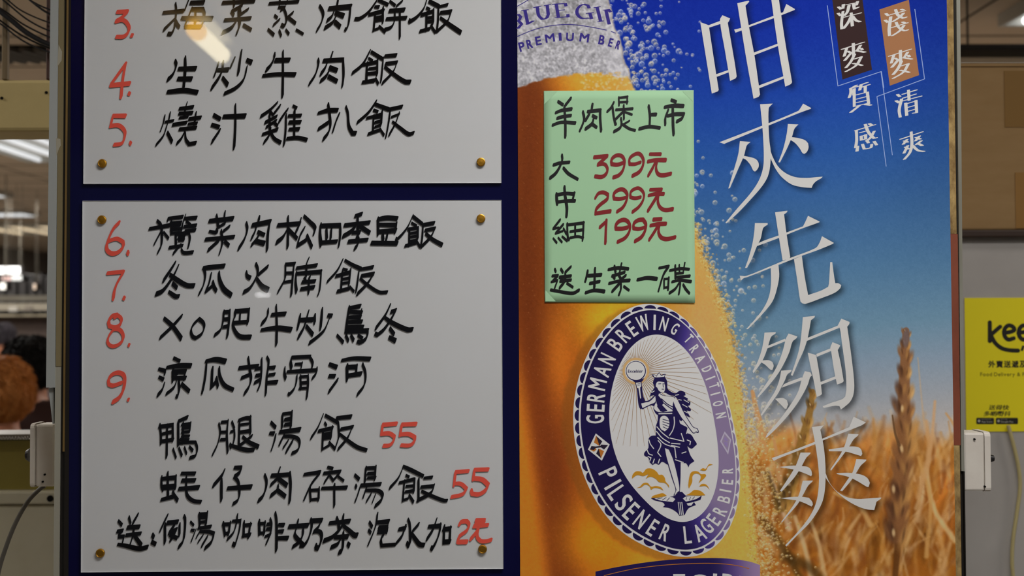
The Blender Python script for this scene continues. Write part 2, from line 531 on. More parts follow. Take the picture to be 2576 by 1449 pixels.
# louvred vent in the ceiling, seen between the two posts
g = [WZ(x, y, CEIL) for x, y in ((5, 146), (128, 146), (128, 113), (5, 113))]
t = empty('ceiling_vent', (g[0].x, g[0].y, CEIL), 'dark slatted air vent in the ceiling behind the black cables', 'vent')
x0, x1, y0, y1 = g[0].x - 0.35, g[1].x + 0.2, g[2].y, g[0].y
if y0 > y1: y0, y1 = y1, y0
box('backing', (x0, y0, CEIL - 0.006), (x1, y1, CEIL - 0.001), m_hole, t)
m_slat = M('dull_slat', rgb(85, 80, 72), 0.5, 0.4)
for k in range(12):
    xx = x0 + (x1 - x0) * (k + 0.5) / 12
    bm = bmesh.new()
    vs = bm_box(bm, (xx - 0.012, y0, CEIL - 0.03), (xx + 0.012, y1, CEIL - 0.008))
    for v in vs:
        if v.co.y > (y0 + y1) / 2: v.co.x += 0.10
    finish('slat', bm, m_slat, t)

# ------------------------------------------------------------------ left gap, far hall: hood, sign lights, dark stalls
m_steel = M('dull_steel', rgb(150, 146, 135), 0.35, 0.5, metal=0.6, noise=(4, 0.5, rgb(120, 114, 102)))
m_darkstall = M('dark_stall', rgb(38, 36, 36), 0.6, 0.3)
m_brownwall = M('brown_stall_wall', rgb(88, 74, 66), 0.6, 0.3, noise=(3, 0.5, rgb(64, 54, 50)))
YD = 6.5
def pbox(name, px0, py0, px1, py1, Y, d, mat, parent=None, bevel=0.0):
    a, b = W(px0, py1, Y), W(px1, py0, Y)
    return box(name, (a.x, Y, a.z), (b.x, Y + d, b.z), mat, parent, bevel)
a = W(-200, 742, YD)
t = empty('extractor_hood', (a.x, YD, 0), 'long grey metal canopy across the hall behind the seated heads', 'canopy')
pbox('upper_band', -260, 742, 330, 758, YD, 0.5, m_steel, t)
pbox('lip', -260, 762, 330, 782, YD - 0.06, 0.55, M('pale_lip', rgb(165, 158, 142), 0.5, 0.4), t)
pbox('lower_band', -260, 783, 330, 789, YD, 0.5, m_darkstall, t)
pbox('base_band', -260, 790, 330, 797, YD - 0.03, 0.5, M('cream_band', rgb(170, 160, 136), 0.5, 0.4), t)
bx = W(-260, 797, YD); bx2 = W(330, 797, YD)
box('stall_front', (bx.x, YD + 0.1, 0), (bx2.x, YD + 0.5, bx.z), m_brownwall, t)
pbox('notice', 22, 771, 44, 783, YD - 0.07, 0.008, M('white_card', rgb(200, 196, 186), 0.6, 0.3), t)
pbox('notice', 62, 771, 80, 782, YD - 0.07, 0.008, M('grey_card', rgb(140, 132, 122), 0.6, 0.3), t)
YS = 9.5
def sign(px0, py0, px1, py1, Y, col, s, lab):
    a, b = W(px0, py1, Y), W(px1, py0, Y)
    t = empty('light_box', (a.x, Y, a.z), lab, 'sign')
    box('case', (a.x - 0.01, Y + 0.005, a.z - 0.01), (b.x + 0.01, Y + 0.1, b.z + 0.01), m_darkstall, t)
    box('lit_face', (a.x, Y - 0.004, a.z), (b.x, Y + 0.006, b.z), M_emit('lit_face', col, s), t)
    for xx in (a.x + 0.02, b.x - 0.02):
        bm = bmesh.new()
        bm_cyl(bm, (xx, Y + 0.05, b.z), (xx, Y + 0.05, CEIL), 0.0025, seg=6)
        finish('hanger_rod', bm, m_steel, t)
sign(-30, 671, 50, 689, YS + 2.5, (0.72, 0.9, 1, 1), 0.42, 'large pale lit sign far back at the left frame edge')
sign(6, 696, 27, 705, YS, (1.0, 0.35, 0.3, 1), 0.6, 'small red lit sign far back beneath the pale sign')
sign(29, 693, 55, 705, YS - 0.6, (0.95, 1, 0.95, 1), 0.55, 'small white lit sign beside the red one far back')
sign(0, 712, 14, 728, YS - 1.2, (1.0, 0.9, 0.7, 1), 0.55, 'small cream lit sign at the left frame edge above the canopy')
sign(84, 714, 90, 728, YS, (1.0, 0.6, 0.3, 1), 0.5, 'tiny orange lit sign among the dark shapes above the canopy')
rr = random.Random(9)
for k, (x0, x1, y0) in enumerate(((-20, 15, 704), (17, 44, 700), (46, 69, 697), (71, 91, 706), (93, 110, 694), (112, 150, 700))):
    a, b = W(x0, 742, YS + 0.6), W(x1, y0, YS + 0.6)
    b.x = max(a.x + 0.05, b.x - 0.012)
    bm = bmesh.new()
    bm_box(bm, (a.x, YS + 0.6, 0), (b.x, YS + 1.1, b.z))
    bm_box(bm, (a.x + 0.02, YS + 0.62, b.z), (b.x - 0.03, YS + 0.9, b.z + 0.03 + 0.03 * rr.random()))
    o = finish('stall_unit', bm, m_darkstall, bevel=0.01)
    props(o, 'dark food stall unit in the row far back above the grey canopy', 'stall', 'dark stall units far back')

# ------------------------------------------------------------------ two diners seen from behind
def person(px, ptop, width_px, Y, hair_col, hair_dark, shirt, label, turn=0.0, skin=(168, 112, 84)):
    dist = Y - CAMPOS.y
    top = W(px, ptop, Y)
    hw = width_px / FPX * dist / 2                    # half width of the hair
    H = top.z
    t = empty('person', (top.x, Y, 0), label, 'person')
    t.rotation_euler = (0, 0, turn)
    msk = M('skin', rgb(*skin), 0.5, 0.4)
    mh = M('hair', rgb(*hair_col), 0.6, 0.25, noise=(26, 0.6, rgb(*hair_dark), (1, 1, 0.35)), bump=(60, 0.8))
    msh = M('cloth', rgb(*shirt), 0.8, 0.2)
    mtr = M('trousers', rgb(36, 36, 42), 0.8, 0.2)
    s = H / 1.66
    J = {'pel': (0, 0, .95), 'ch': (0, 0, 1.22), 'neck': (0, .01, 1.40), 'sk': (0, -.005, 1.46), 'hd': (0, -.015, 1.55), 'tp': (0, .0, 1.63),
         'lh': (.10, 0, .90), 'lk': (.11, -.02, .50), 'la': (.11, .02, .07), 'lt': (.11, -.14, .03),
         'rh': (-.10, 0, .90), 'rk': (-.11, -.02, .50), 'ra': (-.11, .02, .07), 'rt': (-.11, -.14, .03),
         'ls': (.19, .01, 1.35), 'le': (.25, .04, 1.08), 'lw': (.23, -.12, .88), 'rs': (-.19, .01, 1.35), 're': (-.25, .04, 1.08), 'rw': (-.23, -.12, .88)}
    Rr = {'pel': .14, 'ch': .145, 'neck': .062, 'sk': .060, 'hd': .088, 'tp': .06, 'lh': .10, 'lk': .062, 'la': .045, 'lt': .04, 'rh': .10, 'rk': .062, 'ra': .045, 'rt': .04,
          'ls': .065, 'le': .045, 'lw': .032, 'rs': .065, 're': .045, 'rw': .032}
    E = [('pel', 'ch'), ('ch', 'neck'), ('neck', 'sk'), ('sk', 'hd'), ('hd', 'tp'), ('pel', 'lh'), ('lh', 'lk'), ('lk', 'la'), ('la', 'lt'), ('pel', 'rh'), ('rh', 'rk'), ('rk', 'ra'), ('ra', 'rt'),
         ('ch', 'ls'), ('ls', 'le'), ('le', 'lw'), ('ch', 'rs'), ('rs', 're'), ('re', 'rw')]
    def skinned(name, keys, grow, mat, extra=()):
        ks = list(keys)
        pts = [Vector(J[k]) for k in ks]
        rad = [Rr[k] + grow for k in ks]
        ed = [(ks.index(a), ks.index(b)) for a, b in E if a in ks and b in ks]
        for base, chain in extra:                      # fingers
            prev = ks.index(base)
            for p_, r_ in chain:
                pts.append(Vector(p_)); rad.append(r_); ed.append((prev, len(pts) - 1)); prev = len(pts) - 1
        me = bpy.data.meshes.new(name)
        me.from_pydata([tuple(p_ * s) for p_ in pts], ed, [])
        o = bpy.data.objects.new(name, me)
        COL.objects.link(o)
        me.materials.append(mat)
        md = o.modifiers.new('skin', 'SKIN')
        md.use_smooth_shade = True
        for i, v in enumerate(me.skin_vertices[0].data):
            v.radius = (rad[i] * s, rad[i] * s)
            v.use_root = (i == 0)
        sb = o.modifiers.new('sub', 'SUBSURF')
        sb.levels = sb.render_levels = 2
        o.parent = t
        return o
    fing = []
    for side, w in ((1, 'lw'), (-1, 'rw')):
        bx_, by_, bz_ = J[w]
        for q, (dx, L) in enumerate(((-.030, .075), (-.010, .085), (.010, .08), (.028, .065))):
            fing.append((w, [((bx_ + dx * .5, by_ - .05, bz_ - .055), .012), ((bx_ + dx, by_ - .06, bz_ - .07 - L * .45), .0085), ((bx_ + dx, by_ - .045, bz_ - .07 - L), .007)]))
        fing.append((w, [((bx_ - side * .035, by_ - .06, bz_ - .04), .012), ((bx_ - side * .05, by_ - .075, bz_ - .08), .009)]))
    skinned('body', J.keys(), 0.0, msk, fing)
    skinned('shirt', ('pel', 'ch', 'ls', 'le', 'rs', 're', 'lh', 'rh'), 0.016, msh)
    skinned('trousers', ('pel', 'lh', 'lk', 'la', 'rh', 'rk', 'ra'), 0.018, mtr)
    # head of hair: a full cap that leaves the face (towards -y of the figure) open
    bm = bmesh.new()
    bmesh.ops.create_icosphere(bm, subdivisions=4, radius=1.0)
    r2 = random.Random(int(px))
    c = Vector((0, .005, H - hw * 1.18))
    for v in list(bm.verts):
        d = v.co.normalized()
        k = 1 + 0.05 * math.sin(d.x * 17 + d.z * 5) * math.sin(d.y * 13) + r2.uniform(-.012, .012)
        if d.y < -0.25 and d.z < 0.35: k *= 0.80       # hairline over the face
        if d.z < -0.2: k *= 1 - 0.22 * (-d.z - 0.2)
        v.co = Vector((d.x * hw * k, d.y * hw * 1.12 * k, d.z * hw * 1.18 * k)) + c
    base = [v.co.copy() for v in bm.verts if not (v.co.y - c.y < -0.3 * hw and v.co.z < c.z + 0.35 * hw)]
    for k in range(2600):                              # combed strands lying on the cap
        p0 = r2.choice(base)
        nrm = (p0 - c).normalized()
        tg = nrm.cross(Vector((r2.uniform(-.5, .5), r2.uniform(-1, 1) * .4 + .2, 1))).normalized()
        dn = nrm.cross(tg).normalized() * (1 if nrm.cross(tg).z < 0 else -1)
        dn = (dn + tg * r2.uniform(-.5, .5)).normalized()
        p0 = p0 + tg * r2.uniform(-.012, .012)
        w_ = tg * r2.uniform(.0008, .0018)
        q = p0 + dn * .018 + nrm * r2.uniform(.002, .008)
        e_ = p0 + dn * r2.uniform(.028, .05) + nrm * r2.uniform(-.002, .009)
        f_ = [bm.verts.new(x_) for x_ in (p0 - w_, p0 + w_, q + w_ * .8, e_, q - w_ * .8)]
        bm.faces.new(f_)
    finish('hair', bm, mh, None, smooth=False).parent = t
    for sx in (1, -1):                                 # ears
        bm = bmesh.new()
        bmesh.ops.create_uvsphere(bm, u_segments=12, v_segments=8, radius=1.0)
        for v in bm.verts: v.co = Vector((v.co.x * .010 + sx * hw * 0.97, v.co.y * .018 - 0.005, v.co.z * .031 + H - hw * 1.55))
        finish('ear', bm, msk, None, smooth=True).parent = t
    bm = bmesh.new()                                   # nose
    bm_cyl(bm, (0, -0.095, H - .135), (0, -0.125, H - .175), .006, .014, 10)
    finish('nose', bm, msk, None, smooth=True).parent = t
    me_ = M('eye', rgb(30, 24, 22), 0.2, 0.6)
    for sx in (1, -1):
        bm = bmesh.new()
        bmesh.ops.create_uvsphere(bm, u_segments=10, v_segments=8, radius=0.011, matrix=Matrix.Translation((sx * .032, -0.090, H - .12)))
        finish('eye', bm, me_, None, smooth=True).parent = t
    bm = bmesh.new()
    bm_tube(bm, [(-.024, -.092, H - .205), (0, -.100, H - .203), (.024, -.092, H - .205)], .005, 8)
    finish('mouth', bm, M('lip', rgb(140, 80, 72), 0.5, 0.3), None, smooth=True).parent = t
    return t
person(1, 898, 150, 1.95, (222, 150, 80), (158, 98, 52), (70, 60, 56), 'person with short ginger hair standing behind the low partition, seen from behind', turn=PI + 0.5, skin=(176, 112, 80))
person(76, 846, 128, 2.75, (34, 31, 31), (20, 18, 18), (60, 40, 36), 'person with black hair behind the ginger-haired one, beside the board', turn=PI - 0.2)
person(10, 814, 50, 5.6, (104, 98, 104), (74, 70, 78), (150, 165, 200), 'person with grey-brown hair farthest back at the left frame edge', turn=PI)

# ------------------------------------------------------------------ low partition, cabinet and hose on the left
m_olive = M('olive_panel', rgb(172, 158, 80), 0.5, 0.4, noise=(3, 0.5, rgb(152, 140, 66)))
m_cab = M('cream_cabinet', rgb(226, 221, 196), 0.45, 0.4, noise=(4, 0.4, rgb(208, 202, 174)))
YP = 0.64
YC = 0.62
zcab = W(-60, 1237, YC).z
a, b = W(-80, 1100, YP), W(330, 1100, YP)
t = empty('partition', (a.x, YP, zcab), 'olive green panel with a beaded metal rail on top of the cream cabinet, in front of the ginger head', 'partition')
box('panel', (a.x - 0.3, YP, zcab + 0.0005), (b.x, YP + 0.06, W(0, 1108, YP).z), m_olive, t)
z0, z1 = W(0, 1107, YP - 0.01).z, W(0, 1093, YP - 0.01).z
box('rail', (a.x - 0.3, YP - 0.01, z0), (b.x, YP + 0.08, z1), m_steel, t, bevel=0.003)
m_bead = M('bright_bead', rgb(225, 225, 220), 0.15, 0.8, metal=0.7)
bm = bmesh.new()
for k in range(60):
    x = a.x - 0.02 + k * 0.0060
    for q in (0, 1):
        bmesh.ops.create_icosphere(bm, subdivisions=1, radius=0.0024, matrix=Matrix.Translation((x + q * 0.0030, YP - 0.0115, z0 + 0.0024 + q * 0.0030)))
props(finish('bead_trim', bm, m_bead, t, smooth=True), label='row of bright beads', kind='stuff')
YC = 0.62
a, b = W(-60, 1237, YC), W(300, 1237, YC)
t = empty('cabinet', (a.x, YC, 0), 'cream metal cabinet at the lower left, in front of the olive partition', 'cabinet')
zt = a.z
zl = W(0, 1270, YC).z
box('body', (a.x - 0.3, YC + 0.004, 0), (b.x, YC + 0.35, zl - 0.002), m_cab, t, bevel=0.004)
box('top_rail', (a.x - 0.3, YC, zl), (b.x, YC + 0.36, zt), m_cab, t, bevel=0.004)
c = W(127, 1254, YC)
bm = bmesh.new(); bm_cyl(bm, (c.x, YC - 0.003, c.z), (c.x, YC + 0.004, c.z), 0.0062, seg=14)
finish('hole_disc', bm, m_hole, t)  # dark raised disc stands for the black hole in the rail

# ------------------------------------------------------------------ right gap
YR = 0.62
m_rwall = M('pale_scuffed_wall', rgb(186, 182, 176), 0.55, 0.4, noise=(2.6, 0.5, rgb(166, 160, 154)))
a, b = W(2380, 600, YR), W(2900, 600, YR)
wl = box('wall_stall', (a.x, YR, 0), (b.x, YR + 0.08, W(2450, 598, YR).z), m_rwall)
props(wl, kind='structure')
m_shelf = M('dark_shelf', rgb(66, 48, 36), 0.5, 0.4, noise=(7, 0.5, rgb(48, 34, 26), (0.2, 1, 1)))
m_card = M('cardboard', rgb(156, 126, 86), 0.8, 0.2, noise=(12, 0.5, rgb(146, 116, 76), (1, 1, 4)))
m_card2 = M('cardboard_tape', rgb(128, 94, 40), 0.5, 0.3)
zs0, zs1 = W(2450, 597, YR - 0.02).z, W(2450, 578, YR - 0.02).z
t = empty('shelf', (a.x, YR, zs0), 'dark brown shelf on top of the pale wall, under the carton', 'shelf')
box('plank', (a.x, YR - 0.02, zs0), (b.x, YR + 0.42, zs1), m_shelf, t, bevel=0.003)
YK = YR + 0.0
ka, kb = W(2395, 576, YK), W(2760, 160, YK)
t = empty('carton', (ka.x, YK, zs1), 'large brown cardboard carton on the dark shelf at the right', 'box')
H_ = kb.z
box('body', (ka.x, YK, zs1 + 0.001), (kb.x, YK + 0.36, H_ - 0.004), m_card, t, bevel=0.004)
bm = bmesh.new()
vs = bm_box(bm, (ka.x, YK - 0.003, H_ - 0.006), (kb.x, YK + 0.178, H_))
finish('flap', bm, m_card, t, bevel=0.001)
bm = bmesh.new()
bm_box(bm, (ka.x, YK + 0.182, H_ - 0.006), (kb.x, YK + 0.363, H_))
finish('flap', bm, m_card, t, bevel=0.001)
p0, p1 = W(2528, 320, YK - 0.001), W(2700, 178, YK - 0.001)
box('tape_patch', (p0.x, YK - 0.0012, p0.z), (p1.x, YK + 0.001, p1.z), m_card2, t)
box('tape_patch', (W(2547, 0, YK).x, YK - 0.0012, zs1 + 0.004), (p1.x, YK + 0.001, W(0, 440, YK).z), M('cardboard_panel', rgb(146, 108, 58), 0.7, 0.2), t)
# dark duct under the ceiling
YT = 2.2
p0, p1 = W(2380, 126, YT), W(2800, 107, YT)
t = empty('duct', (p0.x, YT, p0.z), 'black ceiling duct running above the carton at the right', 'duct')
box('run', (p0.x - 0.5, YT, p0.z), (p1.x, YT + 0.12, W(2500, 109, YT).z), M('black_duct', rgb(40, 35, 30), 0.5, 0.4), t, bevel=0.008)
for xx in (p0.x + 0.1, p1.x - 0.2):
    bm = bmesh.new(); bm_cyl(bm, (xx, YT + 0.06, p0.z + 0.03), (xx, YT + 0.06, CEIL), 0.004, seg=8)
    finish('hanger_rod', bm, m_darkstall, t)
# bulkhead behind the carton under the duct
t = empty('bulkhead', (p0.x, YT + 0.6, 0), 'plain grey-brown bulkhead wall behind the carton, under the black duct', 'wall panel')
box('panel', (p0.x - 0.4, YT + 0.7, 0), (p1.x + 0.6, YT + 0.8, p0.z + 0.02), M('bulkhead', rgb(140, 124, 106), 0.7, 0.3), t)

# yellow delivery notice on the pale wall
m_yel = M('yellow_print', rgb(240, 224, 34), 0.5, 0.3)
m_pk = M('black_print', rgb(38, 36, 30), 0.6, 0.3)
m_ol = M('olive_print', rgb(112, 102, 24), 0.6, 0.3)
m_wp = M('pale_print', rgb(176, 174, 160), 0.6, 0.3)
YN = YR - 0.002
p0, p1 = W(2431, 1086, YN), W(2790, 748, YN)
t = empty('delivery_notice', (p0.x, YN, p0.z), 'yellow food delivery notice stuck on the pale wall at the right edge', 'poster')
box('sheet', (p0.x, YN, p0.z), (p1.x, YR - 0.0004, p1.z), m_yel, t)
rn = nib(0.01, 0.01, 5.2, 12)
def rstroke(s, nb): return strokes(s, 0, 0, 1.0, nb, 0.0, 0.0, 115)
logo = rstroke('2490 811 2490 858; 2516 822 2493 842; 2492 842 2503 862 2520 876 2540 881 2561 882; 2526 838 2551 831 2548 822 2536 819 2527 829 2527 844 2536 854 2550 851; 2562 838 2588 831 2585 822 2573 819 2564 829 2564 844 2573 854 2587 851; 2600 805 2602 845 2612 855; 2594 822 2614 820; 2640 836 2626 840 2630 853 2644 850 2646 836; 2626 824 2644 822 2648 852', rn)
flat('logo', logo, YN - 0.0003, m_pk, t)
flat('logo', rstroke('2571 880 2574 872', nib(.01, .01, 3.2, 10)), YN - 0.0003, m_pk, t)
tx = []
for k, ch in enumerate('外賣送遞及自取'):
    tx += place_glyph(ch, 2495 + k * 19.6, 916, 17.5, 17.5, 0, 0.035)
flat('lettering', tx, YN - 0.0003, m_pk, t)
flat('lettering', text_line('Food Delivery & Pick-up', 2466, 946, 9.0, 0.012, 0.8), YN - 0.0003, m_ol, t)
tx = []
for dx_ in (-0.45, 0.45):
    n0 = len(tx)
    for k, ch in enumerate('送得快'):
        tx += place_glyph(ch, 2496 + k * 17.2 + dx_, 1025.0, 15.5, 12.5, 0, 0.0, 0.18)
    for k, ch in enumerate('多啲嘢抖'):
        tx += place_glyph(ch, 2483 + k * 17.2 + dx_, 1040.5, 15.5, 12.5, 0, 0.0, 0.18)
    for q in tx[n0:]: q.lift = 4e-6 if dx_ > 0 else 0.0
flat('lettering', tx, YN - 0.0003, m_pk, t)
def rrect(x0, y0, x1, y1, r=3):
    out = []
    for cx, cy, a0 in ((x1 - r, y0 + r, -90), (x1 - r, y1 - r, 0), (x0 + r, y1 - r, 90), (x0 + r, y0 + r, 180)):
        for k in range(5):
            a = math.radians(a0 + k * 22.5)
            out.append((cx + r * math.cos(a), cy + r * math.sin(a)))
    return out
for x0, w0_, s1, s2 in ((2456, 45, 'Download on the', 'App Store'), (2505, 56, 'GET IT ON', 'Google Play')):
    bd = flat('store_badge', [rrect(x0, 1051, x0 + w0_, 1067)], YN - 0.0003, m_pk, t)
    w = text_line(s1, x0 + 13, 1055.6, 2.2, 0, 0.1) + text_line(s2, x0 + 13, 1063, 4.2, 0.01, 0.1)
    w += [[(x0 + 7 + 3.4 * math.cos(q * 0.7), 1059 + 3.6 * math.sin(q * 0.7)) for q in range(9)]]
    flat('lettering', w, YN - 0.0006, m_wp, bd)

# ------------------------------------------------------------------ switch boxes and their leads
m_box = M('white_plastic', rgb(236, 230, 218), 0.4, 0.4, noise=(9, 0.4, rgb(220, 210, 198)))
m_knob = M('black_knob', rgb(34, 32, 32), 0.4, 0.4)
def switch_box(px0, py0, px1, py1, Y, side, lid, kn, label, DP=0.085):
    a, b = W(px0, py1, Y), W(px1, py0, Y)
    t = empty('switch_box', (a.x, Y, a.z), label, 'switch box')
    w = (b.x - a.x) * lid
    if side < 0:
        box('lid', (a.x, Y, a.z), (a.x + w, Y + DP, b.z), m_box, t, bevel=0.006, seg=3)
        box('body', (a.x + w + 0.0008, Y + 0.002, a.z + 0.001), (b.x, Y + DP - 0.002, b.z - 0.001), m_box, t, bevel=0.003)
    else:
        box('lid', (b.x - w, Y, a.z), (b.x, Y + DP, b.z), m_box, t, bevel=0.006, seg=3)
        box('body', (a.x, Y + 0.002, a.z + 0.001), (b.x - w - 0.0008, Y + DP - 0.002, b.z - 0.001), m_box, t, bevel=0.003)
    k0, k1 = W(kn[0], kn[3], Y + DP * 0.5), W(kn[2], kn[1], Y + DP * 0.5)
    bm = bmesh.new()
    bm_cyl(bm, (k0.x, Y + DP * 0.5, (k0.z + k1.z) / 2), (k1.x, Y + DP * 0.5, (k0.z + k1.z) / 2), (k1.z - k0.z) / 2 * (0.7 if side < 0 else 1), (k1.z - k0.z) / 2 * (1 if side < 0 else 0.7), 16)
    finish('knob', bm, m_knob, t, smooth=False)
    for (qx, qy) in ((112, 1194), (107, 1212)) if side < 0 else ((2452, 1105), (2478, 1224)):
        c = W(qx, qy, Y)
        bm = bmesh.new(); bm_cyl(bm, (c.x, Y - 0.0006, c.z), (c.x, Y + 0.003, c.z), 0.0014, seg=8)
        finish('screw_hole', bm, m_hole, t)
    return t
switch_box(74, 1066, 136, 1227, 0.055, -1, 0.19, (67, 1127, 76, 1162), 'white plastic switch box fixed to the left post of the board', 0.04)
switch_box(2427.5, 1087, 2487, 1238, 0.010, 1, 0.10, (2486, 1142, 2499, 1164), 'white plastic switch box right of the beer poster, under the yellow notice', 0.045)
m_grey = M('grey_hose', rgb(96, 92, 84), 0.5, 0.4)
props(tube('hose', [W(x, y, 0.10) for x, y in ((112, 1222), (96, 1234), (70, 1262), (42, 1310), (18, 1368), (-4, 1440), (-14, 1520), (-18, 1700))], 0.0032, m_grey, n=8, seg=12),
      'grey hose curving down from the left switch box in front of the cabinet', 'hose')
props(tube('lead', [W(x, y, YR - 0.012) for x, y in ((2536, 1070), (2541, 1087), (2551, 1125), (2562, 1175), (2566, 1225), (2558, 1290), (2548, 1360), (2546, 1420), (2550, 1475), (2556, 1700))], 0.0036, M('cream_cable', rgb(188, 174, 122), 0.5, 0.4), n=8, seg=12),
      'cream coloured cable hanging down the pale wall below the yellow notice', 'cable')
# ------------------------------------------------------------------ handwriting on the two menu panels: (crop origin, crop scale, strokes)
R_ = 'red'
UP = [
 ('dish_lettering', 'hand-lettered line of the topmost visible dish', 'K', [
  (260, 0, 5.152, '775 165 1040 140; 935 40 945 130 935 250 915 380 880 440 838 438; 930 240 850 320 785 385; 935 260 960 320 985 350; 1105 0 1060 120; 1130 35 1305 30; 1145 110 1110 200 1065 310; 1150 120 1290 120; 1295 120 1310 200 1280 320; 1015 235 1410 240; 1195 130 1190 310; 1060 345 1265 345'),
  (260, 0, 5.152, '1545 35 1960 15; 1690 -40 1695 80; 1805 -40 1800 70; 1785 80 1660 150; 1660 150 1690 195; 1770 120 1780 190; 1880 115 1780 185; 1570 260 1910 235; 1750 130 1760 250 1765 330 1730 430; 1725 270 1660 360 1545 420; 1815 325 1915 385'),
  (260, 0, 5.152, '2150 45 2530 20; 2290 -40 2285 60; 2400 -40 2370 50; 2270 95 2350 95; 2355 95 2300 135; 2340 110 2370 200 2370 290 2340 340 2310 325; 2220 200 2255 230; 2285 250 2205 325; 2460 160 2390 220; 2390 220 2490 300; 2135 380 2210 450; 2280 395 2305 465; 2365 385 2405 440; 2500 385 2590 440'),
  (740, 0, 5.152, '330 75 370 150 375 220 340 320 295 395; 450 110 735 85; 730 85 720 200 700 330 672 385 660 380; 570 -10 555 80; 520 130 490 210 430 265; 535 165 640 205; 535 225 500 290 400 360; 530 285 595 345'),
  (740, 0, 5.152, '1070 10 960 160 850 240 790 245; 1090 0 1215 60; 1045 88 1100 90; 970 190 1160 140; 1150 100 1150 290; 1050 180 1030 390; 1060 228 1150 210; 1060 268 1150 252; 1020 395 1100 365; 1100 340 1180 415; 1240 15 1310 70; 1405 10 1325 80; 1235 140 1430 125; 1195 245 1455 230; 1305 140 1300 270 1260 350 1170 385; 1370 140 1370 490'),
  (740, 0, 5.152, '1720 -10 1680 110 1590 220 1500 280 1490 265; 1750 15 1875 80; 1880 85 1990 60; 1715 100 1755 125; 1650 195 1800 145; 1715 180 1712 390; 1805 120 1800 300; 1720 235 1800 222; 1720 285 1800 272; 1630 405 1760 370; 1770 330 1830 420; 1870 95 1865 250 1850 400; 1895 165 2035 150; 2030 160 1990 270 1860 400; 1895 230 2000 310 2160 420')]),
 ('dish_lettering', 'hand-lettered line of the dish numbered four', 'K', [
  (260, 110, 5.152, '930 220 945 280 900 400 835 465; 975 325 1200 320; 1060 175 1060 350 1040 580; 965 455 1145 455; 830 625 1050 605 1220 630'),
  (260, 110, 5.152, '1490 250 1470 330 1440 410; 1550 230 1545 320 1510 420 1405 575; 1485 340 1620 335; 1700 190 1655 290; 1545 440 1610 530; 1790 90 1770 220 1750 380; 1860 212 1920 240; 1860 300 1820 460 1720 570 1570 645'),
  (640, 110, 5.152, '260 130 255 190 210 280 155 340; 270 215 455 210; 370 95 370 400 365 680; 110 415 300 395 530 398'),
  (640, 110, 5.152, '825 200 830 260 790 400 710 525; 895 220 1150 205; 1150 215 1155 420 1140 550; 1010 120 985 200; 940 250 920 310 862 390; 975 310 1070 345; 965 360 930 420 860 482; 960 425 1070 485'),
  (640, 110, 5.152, '1500 90 1400 270 1270 380; 1515 105 1660 195; 1480 185 1530 220; 1400 275 1590 235; 1460 250 1450 490; 1595 200 1590 400; 1480 325 1590 312; 1450 390 1590 378; 1400 500 1560 475; 1570 450 1605 520; 1690 160 1840 148; 1670 180 1650 400 1640 490; 1700 260 1850 240; 1850 235 1800 360 1660 510; 1690 300 1800 390 1950 490 2020 495')]),
 ('dish_lettering', 'hand-lettered line of the dish numbered five', 'K', [
  (260, 240, 5.152, '795 265 780 350 745 450; 865 225 850 310 820 400 780 520 685 640; 800 345 910 325; 830 480 890 600; 1085 95 1060 180 1050 280; 985 172 1165 150; 980 235 1155 225; 985 292 1100 275; 900 380 1080 350; 1110 305 1265 285; 1200 225 1180 370; 1100 370 1215 360; 985 438 1205 418; 1050 480 1010 560 955 620; 1060 480 1070 570 1110 630 1200 615'),
  (260, 240, 5.152, '1430 255 1515 305; 1405 380 1500 410; 1510 450 1410 600; 1555 275 1840 265; 1710 120 1710 400 1695 680'),
  (640, 240, 5.152, '300 90 200 190 85 270; 335 130 250 240; 190 190 240 250; 290 270 140 350; 195 240 200 420; 285 325 155 410; 250 345 300 395; 105 505 300 440; 210 430 190 520 125 610; 210 480 260 560 340 610; 435 175 380 250 320 340; 410 250 405 450 385 635; 500 135 550 160; 440 265 605 260; 520 190 515 540; 450 350 600 345; 450 440 580 435; 420 560 560 548 680 575'),
  (640, 240, 5.152, '825 230 950 195 1080 190; 955 110 975 250 985 390 960 480 895 565; 830 435 960 350; 1100 240 1060 330 1020 460; 1185 145 1210 230 1225 400 1270 490 1315 490'),
  (640, 240, 5.152, '1580 75 1480 220 1335 350; 1570 115 1740 180; 1750 180 1915 145; 1545 190 1600 210; 1455 295 1650 245; 1545 260 1535 480; 1655 200 1640 380; 1560 290 1650 272; 1560 350 1640 332; 1560 410 1630 385; 1475 500 1630 445; 1625 430 1680 515; 1760 190 1740 350 1705 540; 1775 280 1880 240; 1875 225 1830 360 1750 505; 1790 340 1900 430 2000 500 2065 485')]),
 ('number_lettering', 'red hand-painted number 3 with a dot', R_, [(260, 0, 5.152, '180 155 315 148; 310 155 235 230 165 275; 165 280 260 262 325 330 330 400 270 470 170 478; 365 460 378 458')]),
 ('number_lettering', 'red hand-painted number 4 with a dot', R_, [(260, 110, 5.152, '290 260 95 530; 95 540 340 515; 285 265 250 480 230 690; 330 645 342 650')]),
 ('number_lettering', 'red hand-painted number 5 with a dot', R_, [(260, 240, 5.152, '285 265 125 265; 125 265 92 400; 95 395 200 390 275 460 275 540 240 620 140 640; 345 610 355 625')]),
]
